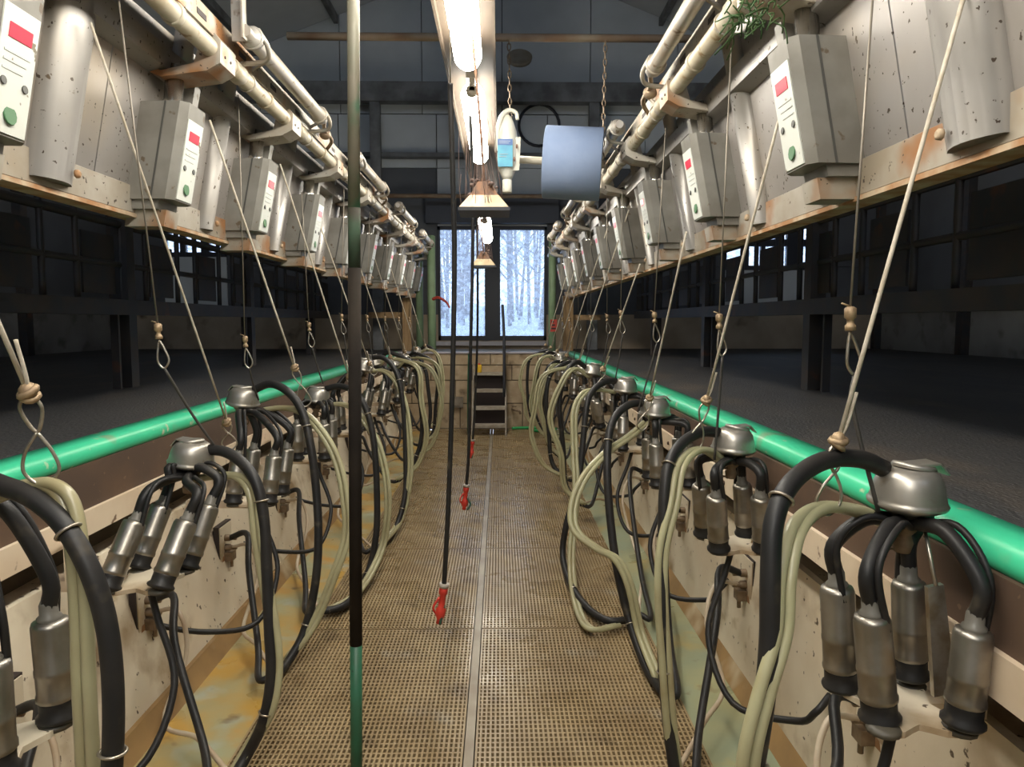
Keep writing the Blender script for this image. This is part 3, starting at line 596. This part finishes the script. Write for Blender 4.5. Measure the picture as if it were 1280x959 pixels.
# ------------------------------------------------------------------ control boxes
def box_meshes(s):
    # local frame: origin at bottom front centre, +x' towards the wall side (s), leaning
    sh = Matrix(((1, 0, -s*LEAN, 0), (0, 1, 0, 0), (0, 0, 1, 0), (0, 0, 0, 1)))
    def bx(*a): return MB().box(*a, m=sh)
    def px(prof, z0, z1): return MB().prism(prof, z0, z1, 'z', m=sh)
    w = .088; H = .345; d = .16
    body = MB()
    prof = [(s*.022, -w), (s*.062, -w*1.0), (s*d, -w*.92), (s*d, w*.92), (s*.022, w), (0, w*.72), (0, -w*.72)]
    body.prism(prof, .03, H, 'z', m=sh)
    lowp = [(s*.05, -w*.8), (s*d, -w*.8), (s*d, w*.8), (s*.05, w*.8)]
    body.prism(lowp, 0, .03, 'z', m=sh)
    out = [('body', body, 'box_grey', None)]
    out.append(('seam', px([(s*.066, -w*1.015), (s*.072, -w*1.015), (s*.072, -w*.9), (s*.066, -w*.9)], .03, H), 'button_dark', 'body'))
    out.append(('front_panel', bx(min(-s*.003, s*.002), max(-s*.003, s*.002), -w*.66, w*.66, .035, H-.05), 'box_face', None))
    out.append(('display', bx(min(-s*.005, 0), max(-s*.005, 0), -w*.42, w*.42, H-.115, H-.085), 'display_red', 'front_panel'))
    out.append(('button', MB().lathe([(.022, 0), (.020, .003)], sh @ Vector((-s*.003, 0, .075)), sh @ Vector((-s*.1, 0, .075)), 12), 'button_green', 'front_panel'))
    for yy, zz in ((-.035, .14), (.035, .14)):
        out.append(('button', MB().lathe([(.010, 0), (.009, .003)], sh @ Vector((-s*.003, yy, zz)), sh @ Vector((-s*.1, yy, zz)), 10), 'button_dark', 'front_panel'))
    for k in range(3):
        out.append(('print_line', bx(min(-s*.0045, 0), max(-s*.0045, 0), -w*.5, w*(.45-.1*k), H-.145-k*.018, H-.141-k*.018), 'print_grey', 'front_panel'))
    a = sh @ Vector((s*.085, 0, H)); out.append(('top_tube', MB().lathe([(.034, -.005), (.034, .02), (.03, .024), (.03, .14)], a, a+Vector((-s*.01, 0, .1)), 16), 'shiny_steel', None))
    b = sh @ Vector((s*.10, .085, H-.02))
    out.append(('side_channel', bx(s*.06 if s > 0 else s*.13, s*.13 if s > 0 else s*.06, w*.93, w*1.45, .12, H+.10), 'box_grey', None))
    out.append(('foot_plate', bx(min(s*.03, s*d), max(s*.03, s*d), -w*.55, w*.55, -.055, 0), 'rust_flange', None))
    return [(n, mb.mesh(n, m), p) for n, mb, m, p in out]
for s in (-1, 1):
    ms = box_meshes(s)
    for k, y in enumerate(BOXD[s]):
        if s > 0 and k == 0: lab = 'grey milking control box nearest the viewer on the right side, mostly out of frame'
        elif s < 0 and k == 0: lab = 'grey milking control box cut by the left picture edge'
        else: lab = '%s grey milking control box from the viewer along the %s steel panels' % (ORD[k], SIDE[s])
        if s < 0 or k > 0:
            t = Thing('control_box', lab, 'control box', (BX[s], y, 1.775), 'milking control boxes')
            roots = {}
            for n, me, p in ms:
                o = bpy.data.objects.new(n, me); col.objects.link(o); o.parent = roots.get(p, t.o) if p else t.o; roots.setdefault(n, o)
# ------------------------------------------------------------------ milking clusters
BOWL = [(.020, 0), (.032, .004), (.036, .012), (.060, .020), (.072, .027), (.074, .033), (.070, .037), (.069, .042), (.064, .066), (.058, .084), (.050, .095), (.040, .100), (.012, .102)]
rng = random.Random(3)
def cluster(s, k, bowl, cups, hose, clear, label, hr=.0175, tilt=(0, 0), outlet=None, scale=1.0):
    bowl = Vector(bowl); t = Thing('milking_cluster', label, 'milking cluster', (bowl.x, bowl.y, bowl.z-.05), 'milking clusters hung in the pit')
    ax = Vector((tilt[0], tilt[1], 1)).normalized(); b0 = bowl-ax*.05
    bo = t.part('claw_bowl', MB().lathe(BOWL, b0, b0+ax, 20), 'bowl_steel')
    tp = b0+ax*.101; e = Vector((-.4*s, -.8, 0))
    t.part('shut_off_cap', MB().lathe([(.040, -.004), (.041, .001), (.038, .006), (.012, .007)], tp+Vector((s*.010, .006, 0)), tp+ax+Vector((s*.15, .1, 0)), 14).add([tp+Vector(q) for q in ((-.01, -.022, .008), (.045*s, -.026, .012), (.068*s, -.02, -.012), (-.01, .022, .008), (.045*s, .026, .012), (.068*s, .02, -.012), (-.01, -.022, .004), (.045*s, -.026, .008), (.064*s, -.02, -.013), (-.01, .022, .004), (.045*s, .026, .008), (.064*s, .02, -.013))], [(0, 1, 4, 3), (1, 2, 5, 4), (6, 9, 10, 7), (7, 10, 11, 8), (0, 6, 7, 1), (1, 7, 8, 2), (3, 4, 10, 9), (4, 5, 11, 10), (2, 8, 11, 5), (0, 3, 9, 6)]), 'bowl_steel', bo)
    t.part('valve', MB().lathe([(.016, -.07), (.02, -.05), (.014, -.035), (.026, -.02), (.026, .002)], b0, b0+ax, 12).ring(b0-ax*.05+Vector((-s*.02, 0, 0)), (0, 1, .3), .016, .004, 10), 'chain', bo)
    for i, (cb, ct) in enumerate(cups):
        cb, ct = Vector(cb), Vector(ct); ln = (ct-cb).length; sc = ln/.2
        cu = t.part('teat_cup', MB().lathe([(.028, .036), (.0345, .043), (.0345, .050), (.0325, .055), (.0325, ln*.45), (.0336, ln*.46), (.0336, ln*.5), (.0325, ln*.51), (.0325, ln-.018), (.0295, ln-.009), (.018, ln-.006)], cb, ct, 16), 'cup_steel')
        t.part('liner', MB().lathe([(.014, -.004), (.033, 0), (.0375, .005), (.0375, .010), (.0315, .016), (.0315, .036), (.0325, .044)], cb, ct, 16), 'rubber', cu)
        t.part('nozzle', MB().lathe([(.021, ln-.012), (.021, ln-.001), (.016, ln+.003), (.0155, ln+.022), (.012, ln+.03)], cb, ct, 12), 'nozzle', cu)
        dv = (ct-cb).normalized(); a = ct+dv*.02; out = Vector((ct.x-bowl.x, ct.y-bowl.y, 0)); out = out.normalized() if out.length > .001 else Vector((1, 0, 0))
        st = b0+out*.024+Vector((0, 0, -.004)); reach = (Vector((ct.x, ct.y, 0))-Vector((bowl.x, bowl.y, 0))).length
        k1 = st+out*max(.035, reach*.45)+Vector((0, 0, .000 if st.z > a.z+.06 else .03)); k2 = a+dv*.055+out*.004
        t.part('short_milk_tube', MB().tube([st, k1, k2, a-dv*.008], .0148, 9), 'rubber')
        sd = Vector((-out.y, out.x, 0)); off = sd*.021
        t.part('short_pulse_tube', MB().tube([b0+off*.7+Vector((0, 0, -.02)), k1+off*1.1+Vector((0, 0, .012)), k2+off*.9+Vector((0, 0, .01)), a-dv*.05+off*1.25], .0068, 7), 'rubber')
    H = [Vector(p) for p in hose]
    mh = t.part('milk_hose', MB().tube(H, hr, 12), 'rubber')
    C = [Vector(p) for p in clear]
    cl = MB()
    cl.tube(C, .0115*hr/.0175, 8)
    cl.tube([p+Vector((s*.021, .006, -.003))*(hr/.0175) for p in C], .0115*hr/.0175, 8)
    t.part('twin_pulse_hose', cl, 'clear_hose', label='yellowish clear twin hose')
    # hose ties
    PH = catmull(H, 6); PC = catmull(C, 6)
    for q in (.36, .78):
        p = PH[int(len(PH)*q)]; p2 = PH[min(int(len(PH)*q)+1, len(PH)-1)]
        t.part('hose_tie', MB().ring(p, p2-p, hr+.0035, .003, 14, 5), 'zinc')
    return t, H
def holder(s, y, x, z, label):
    xw = -1.33 if s < 0 else .955
    t = Thing('cup_holder', label, 'holder', (x, y, z), 'cup holders on the pit walls')
    n = 28; pf = []
    for i in range(n):
        a = 2*math.pi*i/n; r = 1-.28*math.cos(4*a); pf.append((x+.085*r*math.cos(a), y+.10*r*math.sin(a)))
    t.part('tray', MB().prism(pf, z-.012, z, 'z'), 'pit_wall')
    t.part('arm', MB().box(min(x, xw), max(x, xw), y+.02, y+.085, z-.045, z-.012), 'strip_beige')
    t.part('upright', MB().box(min(xw-s*.085, xw-s*.07), max(xw-s*.085, xw-s*.07), y+.0, y+.10, z-.03, .80), 'strip_beige')
    for dx in (-.07, .07):
        for dy in (-.08, .08):
            t.part('jetter', MB().lathe([(.03, -.008), (.03, .0), (.02, .004), (.012, .006)], (x+dx, y+dy, z), (x+dx, y+dy, z+1), 12), 'rubber_dirty')
    # wash hose under the tray
    y1 = y-.42
    t.part('wash_hose', MB().tube([(x, y, z-.01), (x-s*.03, y-.02, z-.10), (x-s*.10, y-.08, z-.28), (x-s*.06, y-.22, z-.44), (x+s*.08, y-.36, z-.42), (xw-s*.06, y1, z-.36), (xw-s*.01, y1+.02, z-.32)], .0105, 8), 'rubber')
    return t
def outlet(s, y, z, low, label):
    xw = (-1.19-.2/.8*.0) if s < 0 else .917
    xw = -1.19-z*.25 if s < 0 else .917+z*.085
    n = Vector((-s, 0, 0)); t = Thing('wall_outlet', label, 'outlet', (xw, y, z), 'hose outlets on the pit walls')
    t.part('plate', MB().box(min(xw+s*.02, xw-s*.008), max(xw+s*.02, xw-s*.008), y-.07, y+.07, z-.09, z+.09), 'pit_wall')
    t.part('gasket', MB().box(min(xw+s*.02, xw-s*.004), max(xw+s*.02, xw-s*.004), y-.076, y+.076, z-.096, z+.096), 'black_print')
    for dz in (.03, -.015):
        t.part('spigot', MB().lathe([(.016, -.02), (.016, .03), (.011, .034), (.011, .06)], (xw, y-.01, z+dz), (xw-s, y-.01, z+dz), 10), 'chain')
    t.part('rust_stain', MB().add([(xw-s*.0095, y+a, z+b) for a, b in ((-.05, -.05), (.03, -.04), (.05, -.088), (.0, -.06), (-.02, -.088), (-.06, -.08))], [tuple(range(6))]), 'rust_edge')
    t.part('fitting', MB().box(min(xw, xw-s*.045), max(xw, xw-s*.045), y-.03, y+.02, z-.075, z-.035).lathe([(.008, 0), (.008, .05)], (xw-s*.03, y, z-.11), (xw-s*.03, y, z), 8), 'chain')
    low = Vector(low); a = Vector((xw-s*.03, y-.01, z+.03)); dv = low-a
    t.part('black_hose', MB().tube([a, a+Vector((-s*.09, -.03, .025)), a+Vector((-s*.16, dv.y*.3-.03, -.08)), a.lerp(low, .7)+Vector((0, 0, -.07)), low+Vector((s*.05, 0, -.01)), low], .0135, 8), 'rubber')
    a2 = a+Vector((0, 0, -.045)); l2 = low+Vector((0, .03, .0))
    t.part('pale_tube', MB().tube([a2, a2+Vector((-s*.10, -.02, .01)), a2+Vector((-s*.15, -.08, -.12)), Vector((a2.x-s*.12, a2.y-.2, max(.03, a2.z-.30))), a2.lerp(l2, .6)+Vector((0, 0, -.12)), l2], .0085, 7), 'pale_hose')
    return t
def cupset(s, x, y, z, top=None, spread=(.073, .085), lean=(0, 0), h=.2):
    out = []
    for dx in (-1, 1):
        for dy in (-1, 1):
            b = Vector((x+dx*spread[0], y+dy*spread[1], z+.004))
            j = Vector((rng.uniform(-.012, .012), rng.uniform(-.012, .012), 0))
            tv = Vector((lean[0]-dx*.006, lean[1]-dy*.006, 1))+j*2
            out.append((b, b+tv.normalized()*h))
    return out
HZ = .655
def V3(*a): return Vector(a)
def poly(pts):                          # traced hoses never dip below the gutter: slide along the ray up to the floor
    out = []
    for p in pts:
        q = W(*p)
        if q.z < .035: q = EYE+(q-EYE)*((EYE.z-.035)/(EYE.z-q.z))
        out.append(q)
    return out
# right side, near four traced
RC = {}
RB = [1.42, 2.36, 3.28, 4.2, 5.1, 6.0, 6.95, 7.85, 8.75]
LBc = [1.22, 2.05, 3.0, 3.95, 4.87, 5.8, 6.7, 7.6, 8.5]
near_r = {
 0: dict(bowl=W(1135, 616, 1.38), hose=[(1105, 586, 1.38), (1075, 574, 1.36), (1030, 576, 1.32), (990, 603, 1.26), (968, 650, 1.22), (963, 720, 1.19), (962, 800, 1.17), (955, 880, 1.15), (940, 970, 1.14), (915, 1090, 1.15), (880, 1180, 1.22)],
         clear=[(1100, 652, 1.40), (1060, 637, 1.36), (1020, 635, 1.31), (990, 660, 1.25), (975, 720, 1.2), (970, 790, 1.17), (950, 860, 1.14), (932, 930, 1.12), (922, 1000, 1.12), (905, 1100, 1.16), (890, 1170, 1.22)]),
 1: dict(bowl=W(917, 554, 2.36), hose=[(898, 541, 2.36), (878, 540, 2.32), (855, 552, 2.26), (838, 576, 2.2), (831, 610, 2.16), (829, 680, 2.12), (828, 760, 2.08), (830, 840, 2.05), (836, 910, 2.03), (846, 985, 2.05)],
         clear=[(898, 575, 2.34), (880, 563, 2.3), (862, 565, 2.25), (846, 585, 2.19), (838, 630, 2.14), (824, 690, 2.1), (823, 760, 2.07), (828, 830, 2.04), (833, 900, 2.02), (842, 975, 2.04)]),
 2: dict(bowl=W(819, 512, 3.28), hose=[(803, 504, 3.28), (787, 506, 3.24), (770, 520, 3.18), (761, 545, 3.12), (759, 590, 3.05), (763, 650, 3.0), (772, 715, 2.94), (788, 780, 2.88), (808, 835, 2.82), (830, 868, 2.78)],
         clear=[(805, 528, 3.26), (785, 545, 3.2), (755, 566, 3.1), (728, 596, 3.0), (714, 630, 2.95), (716, 662, 2.9), (742, 685, 2.86), (768, 700, 2.84), (785, 735, 2.82), (797, 790, 2.8), (820, 850, 2.78)]),
 3: dict(bowl=W(782, 484, 4.2), hose=[(770, 476, 4.2), (755, 478, 4.15), (740, 490, 4.1), (733, 510, 4.05), (728, 560, 4.0), (722, 610, 3.95), (708, 655, 3.9), (704, 700, 3.85), (722, 745, 3.8), (757, 775, 3.75), (800, 772, 3.7)],
         clear=[(765, 490, 4.2), (745, 487, 4.15), (727, 492, 4.1), (716, 515, 4.05), (716, 560, 4.0), (718, 620, 3.9), (712, 690, 3.8), (716, 745, 3.75), (733, 785, 3.7), (770, 782, 3.65)]),
}
for k, y in enumerate(RB):
    s = 1; lab = '%s milking cluster from the viewer on the right side of the pit' % ORD[k]
    if k == 0: lab = 'large milking cluster with four upright cups in the right foreground'
    hx = .765 if k == 0 else .785
    hd = holder(s, y if k else 1.315, hx, HZ if k else HZ+.012, 'beige cup holder under the %s right milking cluster' % ORD[k])
    if k == 0:
        q = [W(1160, 735, 1.29), W(1180, 731, 1.29), W(1196, 866, 1.29), W(1168, 872, 1.29)]
        hd.part('flat_bar', MB().add(q+[p+Vector((0, .012, 0)) for p in q], [(0, 1, 2, 3), (7, 6, 5, 4), (0, 4, 5, 1), (1, 5, 6, 2), (2, 6, 7, 3), (3, 7, 4, 0)]).tube([q[0].lerp(q[1], .5), W(1154, 652, 1.36)], .004, 6, 1), 'zinc', label='flat galvanised bar')
    cups = cupset(s, hx, y, HZ, lean=(0, 0) if k == 0 else (rng.uniform(-.25, .1), rng.uniform(-.3, .1)))
    if k == 0: cups = [(W(1052, 860, 1.38), W(1046, 728, 1.38)), (W(1100, 900, 1.262), W(1089, 764, 1.262)), (W(1138, 846, 1.385), W(1136, 722, 1.385)), (W(1203, 906, 1.225), W(1218, 782, 1.225))]
    if k in near_r:
        n = near_r[k]; t, H = cluster(s, k, n['bowl'], cups, poly(n['hose']), poly(n['clear']), lab, tilt=(.05, -.05) if k else (.03, -.04))
        low = H[-1]
    else:
        j = lambda a: rng.uniform(-a, a)
        bx = .66+j(.05); bz = 1.0+j(.05); yb = y+j(.06); xo = .36+j(.07)+ (.05 if k % 2 else 0)
        bowl = V3(bx, yb, bz)
        hose = [V3(bx-.05, yb, bz+.03), V3(bx-.13, yb-.04, bz+.06+j(.02)), V3(xo+.04, yb-.08, bz-.02), V3(xo, yb-.1, bz-.22), V3(xo+j(.03), yb-.1, .5), V3(xo+.05, yb-.12, .24), V3(xo+.16, yb-.18, .12)]
        xc = xo-.05+j(.05); clear = [V3(bx-.03, yb-.02, bz-.04), V3(bx-.14, yb-.06, bz+.03), V3(xc+.05, yb-.12, bz-.04), V3(xc-.02+j(.04), yb-.16, bz-.3), V3(xc+j(.04), yb-.16, .48), V3(xc+.06, yb-.16, .24), V3(xo+.16, yb-.2, .13)]
        t, H = cluster(s, k, bowl, cups, hose, clear, lab, tilt=(j(.2), j(.2))); low = H[-1]
    low = V3(low.x, low.y, max(low.z, .05))
    outlet(s, y+.32, .41, low, 'hose outlet plate beside the %s right milking cluster' % ORD[k])
near_l = {
 0: dict(bowl=W(-70, 600, 1.27), hose=[(-40, 590, 1.26), (0, 606, 1.24), (40, 622, 1.22), (80, 657, 1.2), (112, 712, 1.18), (132, 775, 1.17), (141, 850, 1.16), (141, 940, 1.15), (132, 1040, 1.15), (110, 1150, 1.18)],
         clear=[(-60, 650, 1.26), (-10, 625, 1.25), (35, 608, 1.24), (68, 606, 1.23), (92, 630, 1.22), (103, 690, 1.2), (108, 760, 1.19), (111, 850, 1.18), (116, 950, 1.17), (118, 1050, 1.17), (105, 1140, 1.19)]),
 1: dict(bowl=W(240, 571, 2.3), hose=[(262, 562, 2.3), (284, 566, 2.28), (306, 582, 2.25), (322, 608, 2.22), (330, 650, 2.2), (334, 720, 2.17), (337, 790, 2.14), (339, 845, 2.12), (330, 900, 2.1), (308, 945, 2.1), (285, 985, 2.12)],
         clear=[(250, 598, 2.29), (282, 594, 2.27), (306, 598, 2.25), (320, 620, 2.22), (326, 670, 2.19), (336, 730, 2.17), (346, 790, 2.14), (349, 840, 2.12), (340, 890, 2.1), (312, 940, 2.1), (290, 978, 2.12)]),
 2: dict(bowl=W(304, 499, 3.15), hose=[(318, 487, 3.15), (338, 480, 3.13), (360, 490, 3.1), (378, 515, 3.07), (388, 555, 3.03), (395, 610, 3.0), (398, 670, 2.96), (394, 730, 2.92), (380, 790, 2.88), (358, 830, 2.86), (340, 850, 2.85)],
         clear=[(318, 516, 3.14), (350, 510, 3.12), (380, 515, 3.1), (405, 540, 3.06), (424, 575, 3.02), (434, 620, 2.98), (436, 670, 2.94), (420, 720, 2.9), (395, 780, 2.88), (362, 825, 2.86)]),
 3: dict(bowl=W(397, 496, 4.05), hose=[(408, 486, 4.05), (425, 483, 4.03), (443, 490, 4.0), (458, 512, 3.97), (467, 550, 3.94), (471, 610, 3.9), (470, 670, 3.86), (458, 720, 3.82), (432, 756, 3.78), (395, 765, 3.75)],
         clear=[(405, 508, 4.05), (425, 505, 4.02), (445, 512, 4.0), (470, 545, 3.96), (484, 590, 3.92), (487, 640, 3.88), (478, 690, 3.84), (450, 740, 3.8), (410, 764, 3.76)]),
 4: dict(bowl=W(455, 458, 4.95), hose=[(466, 447, 4.95), (478, 447, 4.93), (491, 458, 4.9), (500, 480, 4.86), (505, 520, 4.83), (507, 570, 4.8), (506, 620, 4.75), (492, 665, 4.7), (465, 690, 4.65)],
         clear=[(462, 465, 4.95), (480, 463, 4.92), (496, 475, 4.88), (508, 505, 4.84), (514, 550, 4.8), (514, 600, 4.76), (502, 650, 4.7), (475, 685, 4.65)]),
}
for k, y in enumerate(LBc):
    s = -1; lab = '%s milking cluster from the viewer on the left side of the pit' % ORD[k]
    if k == 0: lab = 'milking cluster cut by the left picture edge with thick black hose'
    hx = -1.02 if k else -.90
    holder(s, y, hx, HZ, 'beige cup holder under the %s left milking cluster' % ORD[k])
    lean = {0: (0, 0), 1: (.28, .42), 2: (.12, .1)}.get(k, (rng.uniform(-.1, .25), rng.uniform(-.1, .35)))
    cups = cupset(s, hx, y, HZ, lean=lean)
    if k in near_l:
        n = near_l[k]; t, H = cluster(s, k, n['bowl'], cups, poly(n['hose']), poly(n['clear']), lab, tilt=(.16, -.05)); low = H[-1]
    else:
        j = lambda a: rng.uniform(-a, a)
        bx = -.98+j(.05); bz = 1.03+j(.05); yb = y+.1+j(.06); xo = -.70+j(.05)
        bowl = V3(bx, yb, bz)
        hose = [V3(bx+.05, yb, bz+.03), V3(bx+.13, yb-.04, bz+.06+j(.02)), V3(xo-.04, yb-.08, bz-.02), V3(xo, yb-.1, bz-.22), V3(xo+j(.03), yb-.1, .5), V3(xo-.05, yb-.12, .24), V3(xo-.16, yb-.18, .12)]
        xc = xo+.05+j(.05); clear = [V3(bx+.03, yb-.02, bz-.04), V3(bx+.14, yb-.06, bz+.03), V3(xc-.05, yb-.12, bz-.04), V3(xc+.02+j(.04), yb-.16, bz-.3), V3(xc+j(.04), yb-.16, .48), V3(xc-.06, yb-.16, .24), V3(xo-.16, yb-.2, .13)]
        t, H = cluster(s, k, bowl, cups, hose, clear, lab, tilt=(j(.2), j(.2))); low = H[-1]
    low = V3(low.x, low.y, max(low.z, .05))
    oy = {0: 1.80, 1: 2.55, 2: 3.3, 3: 4.15}.get(k, y+.3)
    outlet(s, oy, .37, low, 'hose outlet plate beside the %s left milking cluster' % ORD[k])
# ------------------------------------------------------------------ lifting ropes and pull cords
def rope(s, k, top, knot, hook, rr=.0042, big=1.0):
    top, knot, hook = Vector(top), Vector(knot), Vector(hook)
    t = Thing('lifting_rope', 'pale lifting rope with knot and hook at the %s %s milking place' % (ORD[k], SIDE[s]), 'rope', knot, 'lifting ropes of the milking places')
    t.part('rope', MB().tube([top, top.lerp(knot, .5), knot], rr, 6, 2), 'rope')
    d = (knot-top).normalized()
    kb = MB(); kb.ball(knot, .0155*big, .95, 1.15)
    kb.ring(knot, d+Vector((.3, .2, 0)), .013*big, .007*big, 10); kb.ring(knot+d*.008, d+Vector((-.4, .3, 0)), .012*big, .006*big, 10)
    t.part('knot', kb, 'brass')
    t.part('rope_tail', MB().tube([knot, knot-d*.03+Vector((.008, 0, 0)), knot-d*.09+Vector((.012, .004, .004))], rr*.8, 5), 'rope')
    m = knot.lerp(hook, .5); sd = Vector((.016, .004, 0))*big
    t.part('loop', MB().tube([knot, knot.lerp(m, .4)+sd, m+sd*.2, knot.lerp(m, .4)-sd, knot], .0032*big, 6), 'zinc')
    t.part('hose_hook', MB().tube([m+sd*.2, m.lerp(hook, .5)+sd*1.3, hook+sd*1.6+Vector((0, 0, .0)), hook+Vector((0, 0, -.022)), hook-sd*1.6, m.lerp(hook, .5)-sd*1.2, m+sd*.2], .003*big, 6), 'zinc')
def cord(s, k, top, fit, end, big=1.0, bend=None):
    top, fit, end = Vector(top), Vector(fit), Vector(end)
    t = Thing('pull_cord', 'thin wire with swivel and snap hook at the %s %s milking place' % (ORD[k], SIDE[s]), 'cord', fit, 'pull cords of the milking places')
    t.part('wire', MB().tube([top, fit], .0026, 5, 1), 'wire')
    f1 = fit+Vector((0, 0, -.045)*1) if False else fit+Vector((.002, 0, -.05))*big
    sw = MB(); sw.lathe([(.006, 0), (.012, .004), (.012, .022), (.007, .026), (.007, .034), (.011, .038), (.011, .048)], fit, f1, 8); sw.tube([fit, fit+Vector((-.018, 0, .006))], .002, 5, 1)
    t.part('swivel', sw, 'brass')
    f2 = f1+Vector((.012, 0, -.085))*big
    sd = Vector((.015, .003, .002))*big
    t.part('snap_hook', MB().tube([f1, f1.lerp(f2, .3)+sd*.6, f1.lerp(f2, .75)+sd*1.1, f2, f1.lerp(f2, .75)-sd*.9, f1.lerp(f2, .3)-sd*.5, f1], .0032*big, 6), 'zinc')
    mid = f2.lerp(end, .5)+Vector((0, 0, -.01)) if bend is None else Vector(bend)
    t.part('cord_end', MB().tube([f2, mid, end], .0042, 6), 'cord_dark')
def pz_top(s, y, z, off=.07): return V3(PB[s][0]-s*LEAN*(z-PB[s][1])-s*off, y, z)
near_ropes = {(-1, 0): (W(-150, 60, 1.05), W(35, 490, 1.22), W(52, 590, 1.23)), (-1, 1): (W(113, 28, 2.0), W(283, 527, 2.75), W(287, 556, 2.76)), (-1, 2): (W(262, 150, 2.75), W(368, 459, 3.1), W(381, 502, 3.1)), (-1, 3): (W(350, 205, 3.6), W(436, 470, 4.0), W(442, 492, 4.0)),
              (1, 0): (W(1205, -5, 1.36), W(1048, 551, 1.33), W(1035, 630, 1.32)), (1, 1): (W(985, 105, 2.0), W(883, 500, 2.28), W(868, 556, 2.28)), (1, 2): (W(858, 290, 2.75), W(812, 497, 3.2), W(803, 532, 3.2)), (1, 3): (W(800, 330, 3.7), W(754, 461, 4.15), W(752, 482, 4.15))}
near_cords = {(-1, 1): (W(146, -20, 2.0), W(197, 404, 2.18), W(270, 560, 2.3)), (-1, 2): (W(298, 118, 2.95), W(306, 420, 3.05), W(323, 500, 3.15)), (-1, 3): (W(377, 240, 3.95), W(386, 403, 3.95), W(404, 480, 4.03)),
              (1, 0): (W(1092, -20, 1.42), W(1063, 383, 1.42), W(1098, 640, 1.36)), (1, 1): (W(914, 60, 2.3), W(899, 392, 2.3), W(893, 575, 2.3)), (1, 2): (W(832, 160, 3.15), W(818, 390, 3.2), W(797, 515, 3.25)), (1, 3): (W(778, 240, 4.1), W(776, 388, 4.15), W(768, 480, 4.2))}
for s, n in ((-1, 9), (1, 9)):
    for k in range(n):
        if (s, k) in near_ropes: rope(s, k, *near_ropes[(s, k)], big=1.0)
        else:
            y = (LBc if s < 0 else RB)[k]; x = -.88 if s < 0 else .56
            rope(s, k, pz_top(s, y-.5, 2.1), V3(x, y, 1.12), V3(x-s*.03, y, 1.06))
        if (s, k) in near_cords: cord(s, k, *near_cords[(s, k)], bend=W(1066, 510, 1.39) if (s, k) == (1, 0) else None)
        elif not (s < 0 and k == 0):
            y = (LBc if s < 0 else RB)[k]; x = -1.06 if s < 0 else .76
            cord(s, k, V3(PIPE[s][0]+s*.05, y-.1, 2.26), V3(x, y, 1.45), V3(x-s*.04, y+.05, 1.03))
# green tuft of hay stuck behind the right pipe
gt = MB(); c = W(936, 34, 1.75)
for i in range(60):
    p = c+Vector((random.uniform(-.05, .05), random.uniform(-.08, .08), random.uniform(-.01, .06))); q = p+Vector((random.uniform(-.05, .05), random.uniform(-.05, .05), random.uniform(-.06, .02)))
    gt.tube([p, (p+q)/2+Vector((.01, 0, .01)), q], .0022, 3, 2)
solo('grass_tuft', gt, 'hay_green', 'tuft of green grass caught behind the right milk pipe', 'grass', kind='stuff', loc=c)
